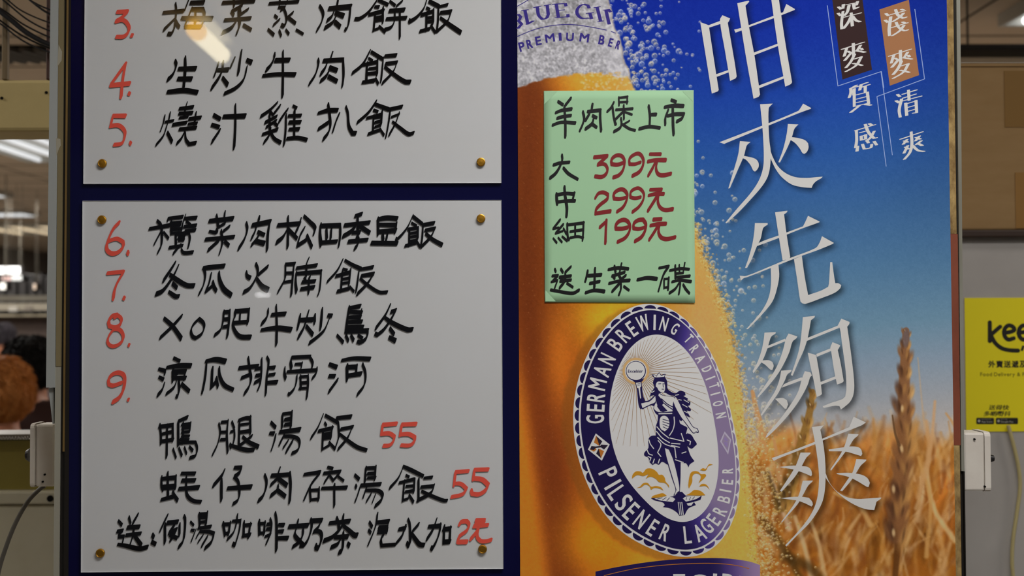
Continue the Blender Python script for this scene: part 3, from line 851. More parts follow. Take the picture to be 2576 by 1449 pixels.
LOW = [
 ('dish_lettering', 'hand-lettered line of the dish numbered six', 'K', [
  (240, 530, 5.6, '760 255 1045 205; 870 140 920 200 935 300 930 480 880 590; 920 300 830 470; 960 300 1030 390; 1025 110 1230 85; 1020 115 1020 140; 1050 180 1210 165; 1090 215 1200 205; 1065 150 1070 320; 1060 265 1200 255; 1075 320 1180 310; 1270 60 1230 180 1210 290; 1250 110 1425 100; 1280 150 1340 195; 1245 225 1420 208; 1260 290 1410 270; 1130 320 1135 490; 1130 330 1320 310; 1320 320 1330 400 1310 510; 1170 365 1260 360; 1170 420 1250 412; 1160 390 1250 390; 1040 520 1230 490; 1200 480 1100 600; 1210 540 1240 590 1375 585'),
  (240, 530, 5.6, '1605 145 1940 110; 1705 60 1720 150 1730 230; 1825 15 1815 110; 1830 175 1720 240; 1890 220 1800 290; 1605 290 1700 310; 1700 270 1720 300; 1550 405 1955 368; 1770 280 1790 420 1780 500 1750 600; 1740 420 1590 555; 1820 430 1880 490'),
  (240, 530, 5.6, '2125 170 2140 260 2100 400 2020 530; 2210 205 2465 155; 2455 160 2430 330 2420 550; 2305 95 2300 150; 2265 220 2250 290 2200 390; 2290 300 2380 340; 2310 330 2270 400 2200 485; 2260 430 2380 460'),
  (680, 530, 5.6, '105 205 420 180; 248 85 250 260 245 510; 235 270 180 370 90 445; 260 270 375 390; 430 115 400 220 360 300; 475 75 560 160 630 240 615 320; 485 235 420 350 380 490; 385 490 510 410; 515 350 585 510'),
  (680, 530, 5.6, '710 190 700 330 715 480; 710 212 980 205; 985 205 985 350 965 500; 790 250 795 400; 860 250 850 400; 720 450 940 432'),
  (680, 530, 5.6, '1195 75 1290 45; 1230 90 1230 300; 1045 205 1400 165; 1200 220 1140 290 1025 360; 1250 210 1400 310; 1160 310 1265 300 1215 370 1240 400 1230 480 1190 530; 1100 435 1370 410'),
  (680, 530, 5.6, '1510 120 1640 100 1790 110; 1515 110 1520 330; 1520 195 1770 200; 1775 180 1760 300; 1535 295 1770 278; 1580 330 1590 420; 1650 320 1630 420; 1425 455 1790 460'),
  (680, 530, 5.6, '2010 65 1940 220 1860 330 1780 410 1770 395; 2015 85 2140 185; 2150 200 2310 172; 1990 170 2060 215; 1940 262 2080 240; 1960 270 1955 490; 2080 240 2075 400; 1970 320 2080 302; 1970 372 2080 352; 1960 430 2070 412; 1900 495 2060 450; 2060 430 2110 510; 2150 220 2140 380 2125 480; 2180 275 2320 250; 2320 250 2260 370 2130 505; 2190 320 2280 400 2420 480')]),
 ('dish_lettering', 'hand-lettered line of the dish numbered seven', 'K', [
  (240, 640, 6.44, '1295 130 1220 250 1105 420; 1345 180 1290 300 1220 420 1090 590 985 640; 1210 330 1320 410 1480 500 1600 505; 1250 470 1320 540; 1190 605 1300 680 1355 675'),
  (240, 640, 6.44, '1745 220 1930 200 2090 185; 1755 220 1780 330 1750 500 1680 640; 1875 310 1840 470 1790 590; 1790 600 1900 505; 1900 440 1920 520 1960 590; 2000 290 2010 400 2080 560 2200 660'),
  (600, 640, 6.44, '125 280 140 350 190 380; 280 150 310 230 310 310 260 430 180 550 85 610; 475 195 330 320; 300 400 380 510 480 570'),
  (600, 640, 6.44, '760 150 760 270 750 400 640 610; 760 160 915 150; 900 150 880 350 855 660; 760 300 880 300; 740 450 870 430; 940 220 1270 175; 1140 60 1100 160 1100 290 1090 380; 940 310 1340 280; 935 290 925 450 940 600; 1340 260 1330 430 1310 600 1290 650; 1060 380 1090 420; 1160 360 1150 400; 1030 450 1245 430; 1010 560 1225 530; 1140 380 1135 630'),
  (600, 640, 6.44, '1690 85 1600 260 1440 440; 1725 95 1850 170 1980 230; 1980 240 2180 205; 1690 235 1760 255; 1580 350 1800 290; 1680 280 1660 590; 1815 240 1790 490; 1680 400 1800 380; 1680 470 1790 452; 1600 600 1800 550; 1800 520 1870 600; 1950 270 1930 430 1905 600; 1990 345 2190 315; 2190 310 2090 470 1925 640; 1970 390 2100 500 2280 610 2410 610')]),
 ('dish_lettering', 'hand-lettered line of the dish numbered eight', 'K', [
  (240, 755, 6.133, '1060 280 1190 400 1325 590; 1335 240 1190 400 1000 580'),
  (240, 755, 6.133, '1590 295 1510 380 1475 470 1500 560 1550 585 1640 520 1680 420 1665 350 1600 290'),
  (240, 755, 6.133, '1980 170 1970 320 1930 460 1840 540; 1980 185 2070 180; 2070 160 2060 350 2035 560; 1975 295 2060 290; 1970 415 2040 400; 2155 160 2155 250; 2155 170 2370 155; 2370 140 2350 350; 2235 190 2225 330; 2130 350 2340 335; 2150 240 2120 360 2150 470 2230 560 2395 570'),
  (640, 755, 6.133, '210 140 205 230 170 300 115 360; 265 225 480 210; 335 80 345 400 340 680; 105 460 340 430 570 455'),
  (640, 755, 6.133, '705 225 690 320 670 430; 835 170 800 300 760 430 680 570; 710 305 900 300; 930 235 930 350; 800 400 900 530; 1045 130 1035 280 1020 440; 1135 235 1195 240; 1150 300 1080 460 980 560 850 660'),
  (640, 755, 6.133, '1460 100 1440 250 1410 480; 1470 120 1635 90; 1470 180 1660 190; 1650 150 1635 270; 1460 265 1640 262; 1450 338 1660 330; 1430 418 1680 410; 1410 485 1750 470; 1750 460 1730 580 1640 650 1590 640; 1275 540 1370 650; 1410 540 1450 630; 1490 540 1530 620; 1600 540 1665 590'),
  (640, 755, 6.133, '2095 75 2020 230 1875 430; 2180 155 2110 180; 2185 150 2110 290 2000 450 1900 535 1865 520; 2010 265 2120 345 2360 455 2440 450; 2090 435 2155 525; 2080 575 2175 625')]),
 ('dish_lettering', 'hand-lettered line of the dish numbered nine', 'K', [
  (240, 880, 6.779, '1080 325 1190 360 1185 410; 1085 465 1160 505; 1175 570 1140 680 1065 770; 1335 140 1440 190; 1215 300 1420 270 1630 270; 1320 340 1320 530; 1320 370 1540 370; 1530 370 1510 500; 1320 480 1540 480; 1350 410 1400 410; 1380 540 1340 640 1210 750; 1420 520 1430 680 1400 800 1380 790; 1470 585 1600 705'),
  (240, 880, 6.779, '1880 195 2040 165 2220 195; 1895 220 1870 480 1825 720; 1995 310 1980 630; 1970 640 2060 540; 2060 480 2090 630; 2110 300 2120 440 2200 600 2350 680'),
  (580, 880, 6.779, '145 310 470 275; 300 130 330 350 350 500 310 640 240 740; 185 480 340 415; 530 150 525 400 500 600 470 670; 425 325 520 310; 430 440 500 430; 410 560 500 510; 620 120 650 200 620 450 600 760; 650 305 755 300; 650 430 755 415; 630 560 795 550'),
  (580, 880, 6.779, '1040 130 1025 200 1040 310; 1040 130 1360 115; 1350 120 1400 220 1390 300; 1100 245 1220 240; 1220 220 1205 310; 925 300 920 400 940 490; 965 375 1220 360 1470 345; 1470 310 1460 400 1395 485; 1130 440 1120 560 1080 670 1000 760 985 745; 1180 460 1310 450; 1320 430 1320 600 1300 820; 1190 565 1310 555; 1170 660 1300 650; 1190 440 1200 660'),
  (580, 880, 6.779, '1685 245 1810 295; 1680 448 1780 448; 1825 510 1680 710; 1895 180 2100 145 2380 155; 1985 270 1990 510; 1990 295 2150 290; 2150 270 2140 400; 2000 440 2230 405; 2250 240 2300 400 2280 600 2165 760')]),
 ('dish_lettering', 'hand-lettered line of the duck-leg soup rice, no number', 'K', [
  (380, 1030, 7.156, '145 310 390 280; 155 270 175 430 180 610; 390 270 390 560; 200 440 380 400; 175 575 400 545; 290 280 285 600 280 850; 490 210 655 140; 490 220 490 640; 550 275 710 255; 710 240 695 400; 560 335 700 320; 550 410 690 400; 550 480 690 480; 490 610 680 590 800 590 830 700 800 830 700 870; 575 240 570 600; 520 540 680 545; 395 710 450 870; 500 690 555 830; 600 680 640 800; 690 670 750 740'),
  (380, 1030, 7.156, '1220 250 1245 400 1200 620 1110 810; 1265 230 1385 220; 1385 190 1365 450 1380 770; 1250 410 1360 405; 1250 545 1340 540; 1575 195 1700 155 1790 155; 1785 130 1790 430; 1590 230 1580 640; 1610 275 1760 255; 1590 410 1780 385; 1820 470 1700 570 1590 650; 1650 490 1750 580 1930 670; 1455 220 1500 340; 1430 405 1490 385; 1500 370 1500 520 1470 640; 1420 620 1440 690; 1420 640 1600 700 1740 730 1855 725'),
  (660, 1030, 6.44, '140 210 215 290; 120 385 190 388; 215 410 190 530 150 650; 325 80 320 290; 325 75 475 55; 475 40 460 290; 360 165 460 150; 360 250 460 235; 280 365 610 325; 350 420 280 560; 360 435 500 440 590 490 600 600 560 670 480 710; 420 500 340 620; 490 510 390 680'),
  (660, 1030, 6.44, '985 85 900 290 790 460; 1020 95 1220 210; 1200 140 1440 115; 1010 215 1040 260; 910 350 1140 300; 985 330 970 650; 1130 280 1110 470; 1000 400 1110 380; 1000 475 1110 455; 1000 430 1110 420; 970 645 1090 575; 1080 530 1180 640; 1230 220 1240 430 1190 600; 1270 320 1470 280; 1460 280 1380 460 1230 640; 1260 400 1380 500 1540 610 1690 660')]),
 ('dish_lettering', 'hand-lettered line of the oyster soup rice, no number', 'K', [
  (380, 1160, 6.44, '170 250 170 400 195 470; 175 285 400 265; 400 240 395 440; 190 410 390 400; 190 440 390 425; 268 185 275 570; 165 625 370 570; 350 490 380 560 430 635; 490 200 715 200; 500 315 715 310; 570 250 570 440 590 560 680 640 810 660; 450 450 775 425'),
  (380, 1160, 6.44, '1190 145 1150 230 1010 395; 1140 300 1140 450 1140 630; 1350 105 1460 105; 1465 110 1440 180 1350 250; 1350 260 1410 330 1430 470 1430 560 1400 640 1330 690; 1240 440 1625 415'),
  (380, 1160, 6.44, '1840 220 1870 320 1860 440 1810 570 1740 640; 1950 235 2245 215; 2245 190 2260 400 2245 660; 2085 120 2060 200; 2060 270 1940 385; 2070 290 2200 390; 2055 390 2050 460 1940 560; 2060 480 2175 570'),
  (740, 1160, 5.05, '125 170 330 140; 330 150 220 290 130 480; 200 350 210 500; 200 370 310 365; 315 340 310 490; 215 490 310 480; 425 75 490 95; 375 155 590 130; 455 165 385 270; 450 180 500 250; 580 150 500 240; 540 180 630 250; 350 345 670 335; 510 300 510 570'),
  (740, 1160, 5.05, '770 175 825 230; 780 310 790 335; 840 320 800 450 780 500; 910 80 900 260; 910 90 1030 85; 1035 70 1025 230; 930 160 1030 155; 930 215 1035 210; 845 310 1100 290; 920 330 880 450; 920 370 1060 375 1120 420 1110 490 1030 570; 975 420 920 510; 1030 430 995 520'),
  (740, 1160, 5.05, '1380 90 1320 220 1215 340; 1385 65 1500 120 1640 190; 1650 215 1755 205; 1420 180 1460 200; 1335 275 1520 230; 1400 250 1380 500; 1530 230 1520 390; 1420 320 1520 312; 1410 390 1520 375; 1375 500 1450 475; 1460 430 1515 520; 1580 230 1580 500; 1610 330 1775 315; 1780 300 1740 400 1565 500; 1620 380 1720 430 1900 500 1945 500')]),
 ('dish_lettering', 'hand-lettered bottom line about drinks', 'K', [
  (280, 1280, 6.779, '120 205 180 275; 100 385 195 372; 195 370 130 430; 125 475 215 470; 215 480 190 580; 110 605 250 630 480 680 620 650; 300 140 330 250; 455 95 370 240; 275 320 480 305; 250 450 505 418; 385 300 370 450 320 610; 390 450 510 620'),
  (280, 1280, 6.779, '700 445 725 485; 690 565 755 600'),
  (280, 1280, 6.779, '960 110 900 230 835 370; 915 270 915 570; 955 240 1135 220; 1080 270 985 410; 1000 400 1110 355; 1110 350 1080 420 1010 530; 1000 445 1120 500; 1165 260 1160 450; 1240 120 1260 180 1250 400 1220 560 1150 650'),
  (280, 1280, 6.779, '1350 220 1405 280; 1360 362 1410 370; 1440 360 1370 540; 1495 80 1510 280; 1500 85 1630 85; 1635 60 1610 280; 1500 155 1620 145; 1510 230 1610 220; 1500 115 1620 115; 1480 330 1700 302; 1530 350 1450 490; 1520 390 1650 390 1750 420 1710 560 1600 670; 1570 440 1480 570; 1640 470 1545 630'),
  (280, 1280, 6.779, '1905 240 1940 450; 1900 265 2030 260; 2025 240 2000 430; 1950 420 2000 415; 2065 210 2200 208; 2150 100 2130 260 2080 410 1980 520; 2205 190 2180 380 2110 620 2075 600; 2262 220 2255 460; 2260 280 2385 272; 2370 250 2340 480; 2235 460 2370 440'),
  (640, 1280, 8.587, '100 260 110 540; 110 320 235 312; 225 280 210 540; 110 525 210 520; 340 210 370 330 340 550 260 740; 270 335 350 325; 260 440 360 430; 230 600 350 550; 450 80 475 250 480 600 475 890; 520 345 640 350; 515 485 620 485; 500 635 725 630'),
  (640, 1280, 8.587, '745 385 1160 355; 940 250 930 320; 900 440 870 560 960 680 1060 780; 1050 420 1040 580 960 720 830 820; 990 795 1070 795; 1215 220 1240 330 1220 480 1150 680 1080 780; 1215 260 1460 245; 1450 230 1390 380 1280 500; 1290 490 1400 490 1450 560 1440 700 1380 850 1330 840 1325 790'),
  (640, 1280, 8.587, '1620 310 2060 265; 1775 190 1810 300 1830 430; 1920 140 1910 250; 1920 330 1830 460 1680 610 1500 690; 1930 370 2060 480 2160 570 2220 570; 1920 500 1920 600 1910 800 1890 900 1830 940; 1740 615 2020 600; 1860 660 1800 760 1660 830; 2015 750 2050 795'),
  (900, 1280, 7.36, '215 245 265 335; 200 395 240 445; 365 85 340 280 280 460 195 660; 360 250 575 235; 390 340 550 335; 380 385 550 375; 550 320 540 440; 370 440 540 430; 400 410 540 400; 490 460 430 560 440 680; 450 680 700 660'),
  (900, 1280, 7.36, '710 640 820 500 880 330; 760 380 885 355; 930 190 960 280 970 450 970 620 940 690 910 630; 1130 280 1010 420; 1000 460 1080 580 1150 660 1230 670'),
  (900, 1280, 7.36, '1310 330 1530 315; 1460 190 1430 280 1390 390 1280 560; 1530 280 1520 400 1460 590 1380 740 1360 720; 1600 320 1590 620; 1580 380 1720 365; 1715 340 1700 600; 1590 615 1710 605')]),
 ('number_lettering', 'red hand-painted number 6 with a dot', R_, [(240, 530, 5.6, '335 165 250 260 175 430 160 540 220 600 310 590 390 510 390 440 300 395 180 430; 455 585 462 610')]),
 ('number_lettering', 'red hand-painted number 7 with a dot', R_, [(240, 640, 6.44, '195 305 450 280; 460 280 360 450 310 580 290 720; 460 705 468 712')]),
 ('number_lettering', 'red hand-painted number 8 with a dot', R_, [(240, 755, 6.133, '295 270 350 235 400 290 385 370 300 420 215 400 205 320 260 245 330 225; 290 440 210 550 190 650 250 710 340 695 420 620 425 530 370 455 280 445; 515 690 520 695')]),
 ('number_lettering', 'red hand-painted number 9 with a dot', R_, [(240, 880, 6.779, '450 560 300 610 230 590 225 500 290 420 390 390 480 430 500 540 470 700 400 820 300 890; 555 850 565 850')]),
 ('price_lettering', 'red hand-painted price 55 at the end of the duck-leg line', R_, [(660, 1030, 6.44, '2175 230 1950 250; 1950 250 1930 400; 1935 395 2060 390 2140 440 2120 520 2060 580 1965 590; 2490 235 2260 245; 2260 245 2230 420; 2235 405 2370 400 2470 450 2460 520 2390 580 2250 580')]),
 ('price_lettering', 'red hand-painted price 55 at the end of the oyster line', R_, [(740, 1160, 5.05, '2215 125 2050 140; 2050 140 2030 310; 2035 285 2120 290 2190 350 2140 420 2000 455; 2465 105 2290 110; 2290 110 2275 230; 2285 220 2390 235 2465 300 2430 370 2350 420 2260 415 2250 370')]),
 ('price_lettering', 'red hand-painted price of two dollars at the end of the bottom line', R_, [(900, 1280, 7.36, '1880 290 1920 240 2020 230 2060 290 2020 400 1880 510 1850 610; 1860 615 2020 610; 2190 210 2350 205; 2150 325 2410 300; 2260 220 2200 420 2090 560; 2230 380 2210 510 2270 590 2370 600 2470 575; 2200 330 2320 265; 2180 270 2340 250')]),
]
NOTE = [
 ('lettering', 'black brush heading about lamb hotpot', 'K', [
  (1360, 220, 6.44, '285 230 360 280; 490 175 400 290; 245 410 330 375 500 350; 270 500 350 475 490 455; 195 610 330 565 560 575; 385 310 400 600 400 800'),
  (1360, 220, 6.44, '685 395 705 500 680 600 635 700; 765 390 970 368; 965 370 965 500 980 700; 838 280 825 380; 790 430 730 530; 845 460 905 490; 860 500 830 590 730 670; 830 590 905 645'),
  (1360, 220, 6.44, '1185 245 1140 330 1080 390; 1165 320 1185 480 1210 600; 1265 160 1270 290; 1265 170 1410 152; 1405 150 1400 260; 1270 240 1410 235; 1220 362 1490 345; 1345 290 1350 510; 1340 390 1210 520; 1370 400 1480 440; 1210 560 1225 600; 1300 500 1310 570 1290 650 1190 715; 1440 540 1340 600; 1330 600 1440 670 1530 695'),
  (1360, 220, 6.44, '1750 300 1770 450 1765 620; 1795 440 1870 438; 1600 670 1760 635 1930 655'),
  (1360, 220, 6.44, '2120 205 2190 232; 2010 320 2150 295 2310 300; 2140 320 2145 600 2155 760; 2065 370 2020 500 2020 600; 2060 460 2170 435 2320 432; 2320 430 2290 500 2210 550')]),
 ('lettering', 'black brush size marks large, medium and small', 'K', [
  (1360, 370, 6.44, '345 130 350 210 310 320 240 430 155 500; 210 290 300 262 465 245; 370 340 450 430 600 520'),
  (1360, 460, 6.44, '255 180 260 260 270 340; 260 195 400 172 540 180; 545 170 520 270; 270 310 400 295 555 292; 385 65 395 200 425 400 420 540'),
  (1360, 460, 6.44, '315 600 205 740; 205 745 290 725; 365 675 245 815; 245 820 360 780; 370 740 420 830; 205 900 260 970; 285 890 345 960; 350 870 430 940; 430 660 440 880 460 920; 440 680 700 650; 695 640 690 800 680 930; 560 690 560 870; 480 790 680 760; 480 890 600 870 690 890')]),
 ('lettering', 'black brush bottom line about a free plate of lettuce', 'K', [
  (1360, 640, 6.44, '230 240 245 280; 190 350 280 340; 280 345 200 430; 175 445 270 420; 270 430 230 540; 165 575 300 600 520 630 620 580; 330 240 360 290; 490 200 400 290; 310 370 490 350; 320 432 490 415; 400 300 390 430 310 540; 430 470 520 530'),
  (1360, 640, 6.44, '760 270 750 340 725 430; 780 345 980 330; 880 230 870 540; 800 470 955 440; 730 620 870 582 1030 600'),
  (1360, 640, 6.44, '1100 245 1260 218 1420 235; 1195 190 1215 290; 1310 150 1280 290; 1360 290 1160 350; 1165 350 1200 390; 1270 340 1290 380; 1380 340 1310 400; 1110 470 1270 432 1440 420; 1295 380 1300 560 1270 650; 1270 480 1160 600; 1350 520 1430 580'),
  (1360, 640, 6.44, '1570 410 1720 382 1880 395'),
  (1360, 640, 6.44, '1920 220 2075 192; 2075 195 1990 330 1910 590; 2000 400 2000 550; 2000 402 2075 392; 2075 380 2065 570; 2000 540 2065 530; 2095 260 2260 232 2405 240; 2180 180 2185 380; 2245 170 2250 290; 2335 140 2310 290; 2200 310 2310 300; 2190 370 2415 352; 2130 445 2250 418 2435 440; 2255 380 2260 500 2240 640; 2240 470 2180 560 2090 625; 2310 490 2350 560 2410 630')]),
 ('price_lettering', 'dark red brush price 399 for the large size', 'D', [
  (1360, 370, 6.44, '870 165 1080 145; 1075 150 1000 220 930 285; 930 285 1030 275 1080 340 1070 420 1000 480 885 475; 1340 255 1240 285 1150 275 1150 200 1230 135 1320 150 1360 240 1330 380 1260 460 1180 490; 1620 245 1530 275 1440 275 1440 190 1520 120 1600 110 1660 190 1660 290 1600 400 1490 465; 1770 115 1945 115; 1740 235 1850 212 2025 210; 1870 220 1820 330 1745 460; 1890 230 1870 350 1910 440 2000 455 2110 430')]),
 ('price_lettering', 'dark red brush price 299 for the medium size', 'D', [
  (1360, 460, 6.44, '885 245 940 170 1020 155 1090 190 1080 260 970 350 900 430 890 500; 890 495 1130 460; 1370 240 1280 262 1190 255 1185 180 1260 115 1340 110 1400 180 1390 290 1330 400 1240 465; 1620 232 1530 248 1455 232 1460 150 1530 95 1600 90 1670 170 1660 280 1590 390 1490 470; 1775 112 1960 108; 1750 205 1850 180 1995 178; 1900 190 1830 310 1740 450; 1910 200 1900 310 1940 400 2020 440 2140 425')]),
 ('price_lettering', 'dark red brush price 199 for the small size', 'D', [
  (1360, 460, 6.44, '960 720 1060 630; 1065 610 1055 800 1050 970; 1410 722 1320 742 1220 742 1220 680 1290 612 1380 605 1440 670 1440 780 1370 890 1250 955; 1680 722 1590 747 1505 735 1510 660 1580 605 1660 595 1705 670 1690 780 1630 880 1530 945; 1830 595 1955 585; 1780 692 1900 668 2030 662; 1910 680 1840 800 1760 920; 1930 680 1910 790 1950 880 2040 910 2180 880')]),
]
# ------------------------------------------------------------------ the sign board
m_navy = M('navy_acrylic', rgb(15, 15, 60), 0.10, 0.4)
m_olivewood = M('olive_timber', rgb(146, 133, 98), 0.6, 0.3, noise=(9, 0.5, rgb(112, 100, 72), (1, 1, 0.1)))
m_zinc = M('grey_trunking', rgb(184, 189, 188), 0.45, 0.4, noise=(5, 0.5, rgb(164, 167, 162), (1, 1, 0.2)))
m_yelstrip = M('yellowed_strip', rgb(150, 122, 70), 0.5, 0.4, noise=(14, 0.6, rgb(84, 64, 38), (1, 1, 0.3)))
m_darkgap = M('dark_edge', rgb(36, 32, 28), 0.6, 0.3)
m_rawwood = M('raw_wood_edge', rgb(196, 166, 108), 0.7, 0.2, noise=(60, 0.35, rgb(120, 92, 54), (1, 1, 0.6)))
m_redtape = M('red_brown_tape', rgb(156, 84, 60), 0.5, 0.3, noise=(22, 0.5, rgb(120, 66, 48), (1, 1, 0.4)))
m_alu = M('dull_aluminium', rgb(172, 172, 160), 0.4, 0.5, metal=0.2, noise=(12, 0.6, rgb(128, 124, 108), (1, 1, 0.2)))
m_chip = M('torn_paper', rgb(176, 170, 150), 0.8, 0.2)
FR = 0.0                                               # board front
board = empty('sign_board', (0, 0.02, 0), 'free-standing navy board that carries the menu panels and the beer poster', 'sign board')
YT_, YB_ = -70, 1530                                   # past the top and bottom of the frame
def lerp(a, b, t): return a + (b - a) * t
def strip(name, x0t, x1t, x0b, x1b, yf, yb, mat, parent, yt=YT_, ybm=YB_, zlow=None):
    """an upright strip between two slanting pixel edges, given at rows 0 and 1449"""
    q = [(lerp(x0t, x0b, yt / 1449), yt), (lerp(x1t, x1b, yt / 1449), yt), (lerp(x1t, x1b, ybm / 1449), ybm), (lerp(x0t, x0b, ybm / 1449), ybm)]
    return prism(name, q, yf, yb, mat, parent)
strip('backing_panel', 172, 1312, 168, 1318, FR, 0.018, m_navy, board)
strip('poster_backing', 1312.5, 2381, 1318.5, 2404, FR, 0.018, m_rawwood, board)
o = strip('edge_strip', 173, 178.5, 160, 172, -0.0006, 0.014, m_darkgap, board)
strip('edge_strip', 167.5, 172.5, 154.5, 159.5, -0.0009, 0.012, m_yelstrip, board, ybm=1136)
strip('edge_strip', 161, 167, 149, 154, 0.002, 0.014, m_darkgap, board)
strip('timber_stile', 147.5, 160.5, 136, 148.5, -0.0007, 0.055, m_olivewood, board, ybm=922)
strip('lower_stile', 146, 160.5, 134.5, 148.5, 0.0, 0.055, M('grey_cream_paint', rgb(178, 176, 162), 0.5, 0.3, noise=(8, 0.5, rgb(158, 154, 138), (1, 1, 0.2))), board, yt=922.5)
strip('trunking', 127, 147, 110, 134, -0.0009, 0.05, m_zinc, board, ybm=975)
prism('bracket', [(122, 976), (134.5, 976), (136, 1066), (132, 1066)], 0.006, 0.05, m_zinc, board)
# right side: raw edge of the ply, a run of red-brown tape, aluminium angle
strip('ply_edge', 2380.8, 2398, 2404.2, 2419, -0.0006, 0.016, m_rawwood, board, ybm=588)
strip('tape_run', 2380.8, 2401, 2404.2, 2421, -0.0009, 0.016, m_redtape, board, yt=588.5, ybm=1120)
strip('ply_edge', 2380.8, 2398, 2404.2, 2419, -0.0006, 0.016, m_rawwood, board, yt=1120.5)
strip('edge_strip', 2398.5, 2406, 2419.5, 2428, 0.004, 0.016, m_darkgap, board)
strip('aluminium_angle', 2406, 2415.5, 2421.5, 2428, 0.0, 0.05, m_alu, board, ybm=1185)
strip('aluminium_angle', 2406, 2412, 2428.2, 2430.5, 0.0, 0.05, m_darkgap, board, yt=1186)
# bits of torn paper on the trunking
prism('torn_paper', [(147, 112), (156, 130), (155, 152), (144, 168)], -0.00105, -0.00092, m_chip, board)
prism('torn_paper', [(141, 347), (152, 350), (153, 366), (149, 372), (142, 392)], -0.00105, -0.00092, m_chip, board)
# lower body and feet, below the frame
zb = W(1000, 1528, 0.0).z
lx, rx = W(230, 1500, 0).x, W(2330, 1500, 0).x
for xx in (lx, rx):
    box('leg', (xx - 0.03, 0.019, 0.0), (xx + 0.03, 0.06, W(1000, 200, 0).z), m_olivewood, board, bevel=0.003)
    box('foot', (xx - 0.035, -0.22, 0.0), (xx + 0.035, 0.30, 0.05), m_olivewood, board, bevel=0.003)
box('apron', (lx - 0.02, 0.0, 0.45), (rx + 0.02, 0.018, zb - 0.004), m_navy, board, bevel=0.002)

# ------------------------------------------------------------------ menu panels
m_panel = M('white_acrylic', rgb(186, 188, 190, 0.62), 0.5, 0.1, noise=(1.2, 0.4, rgb(182, 183, 182, 0.62)))
m_clear = M_clear('clear_acrylic')
m_edge = M('frosted_edge', rgb(210, 214, 212, 0.7), 0.4, 0.3)
m_ink = {'K': M('black_marker', rgb(20, 20, 22), 0.04, 0.45), 'red': M('red_marker', (0.92, 0.115, 0.078, 1), 0.5, 0.2), 'D': M('dark_red_marker', rgb(146, 40, 44), 0.5, 0.3)}
m_ink['KP'] = M('black_brush_ink', rgb(26, 26, 28), 0.5, 0.3)
m_brass = M('brass', rgb(222, 168, 62), 0.42, 0.5, metal=1.0, noise=(120, 0.6, rgb(180, 130, 44)))
def menu_panel(quad, label, lines, screws):
    c = W(*quad[3], 0.0)
    t = empty('menu_panel', (c.x, 0.0, c.z), label, 'menu board')
    prism('backing_sheet', quad, -0.0046, -0.0002, m_panel, t)
    f = [W(x, y, -0.0060) for x, y in quad]
    b = [Vector((p.x, -0.0048, p.z)) for p in f]
    build('clear_cover', f, [(0, 1, 2, 3)], m_clear, t)
    build('sheet_edge', f + b, [(0, 4, 5, 1), (1, 5, 6, 2), (2, 6, 7, 3), (3, 7, 4, 0)], m_edge, t)
    for name, lab, ink, chars in lines:
        polys = []
        for x0, y0, sc, s in chars:
            nb = nib(1.6, -4.5, 1.9) if ink == 'K' else nib(1.2, -3.0, 2.7)
            polys += strokes(s, x0, y0, sc, nb, 0.25 if ink == 'K' else 0.05, 0.10, dense=(ink == 'K'))
        o = flat(name, polys, -0.0062, m_ink[ink], t)
        o['label'] = lab
    for px, py in screws:
        p = W(px, py, -0.0061)
        bm = bmesh.new()
        R0 = 11.0 / FPX * 1.546
        prof = [(R0, 0.0), (R0, 0.0022), (R0 * 0.93, 0.0030), (R0 * 0.80, 0.0033), (R0 * 0.74, 0.0030), (0.0005, 0.0032)]
        rings = []
        for r, h in prof:
            rings.append([bm.verts.new((p.x + r * math.cos(2 * PI * k / 28), -0.0061 - h, p.z + r * math.sin(2 * PI * k / 28))) for k in range(28)])
        for ra, rb in zip(rings, rings[1:]):
            for k in range(28): bm.faces.new((ra[k], ra[(k + 1) % 28], rb[(k + 1) % 28], rb[k]))
        bm.faces.new(rings[-1])
        finish('screw_cap', bm, m_brass, t, smooth=False)
    return t
menu_panel([(213.5, -70), (1260.5, -70), (1261.5, 460), (209.5, 462.5)], 'upper white menu panel with red numbers 3 to 5, above the navy gap', UP, [(258, 411.5), (1210, 408)])
menu_panel([(207.5, 505), (1261.5, 503), (1266.5, 1431), (203.5, 1440)], 'lower white menu panel with red numbers 6 to 9, below the navy gap', LOW, [(257, 553), (1210, 550), (253, 1391), (1214, 1381)])

# ------------------------------------------------------------------ the beer poster: its print is laid down ink by ink
YPO = -0.0012
EP = 0.66
def xl(y): return 1301.0 + y * 0.0053
def xrr(y): return 2381.5 + y * 0.0160
NX, NY = 640, 900
ys = np.linspace(-66, 1524, NY)
uu = np.linspace(0, 1, NX)
Yg = np.repeat(ys[:, None], NX, 1)
Xg = (1301.0 + Yg * 0.0053) + uu[None, :] * ((2381.5 + Yg * 0.0160) - (1301.0 + Yg * 0.0053))
rng = np.random.RandomState(3)
def vnoise(sx, sy, seed, octv=3, X=None, Y=None):
    X = Xg if X is None else X; Y = Yg if Y is None else Y
    out = np.zeros_like(X); amp = 1.0; tot = 0.0
    for o in range(octv):
        r = np.random.RandomState(seed + o * 17).rand(256, 256)
        fx, fy = X / sx + 1000.3, Y / sy + 1000.7
        ix, iy = np.floor(fx).astype(int), np.floor(fy).astype(int)
        tx, ty = fx - ix, fy - iy
        tx, ty = tx * tx * (3 - 2 * tx), ty * ty * (3 - 2 * ty)
        g = lambda a, b: r[b % 256, a % 256]
        out += amp * ((g(ix, iy) * (1 - tx) + g(ix + 1, iy) * tx) * (1 - ty) + (g(ix, iy + 1) * (1 - tx) + g(ix + 1, iy + 1) * tx) * ty)
        tot += amp; amp *= 0.5; sx *= 0.5; sy *= 0.5
    return out / tot
def ramp(v, stops):
    k = np.array([s[0] for s in stops], float)
    return np.stack([np.interp(v, k, [s[1][c] for s in stops]) for c in range(3)], -1)
def sst(a, b, v):
    t = np.clip((v - a) / (b - a), 0, 1)
    return t * t * (3 - 2 * t)
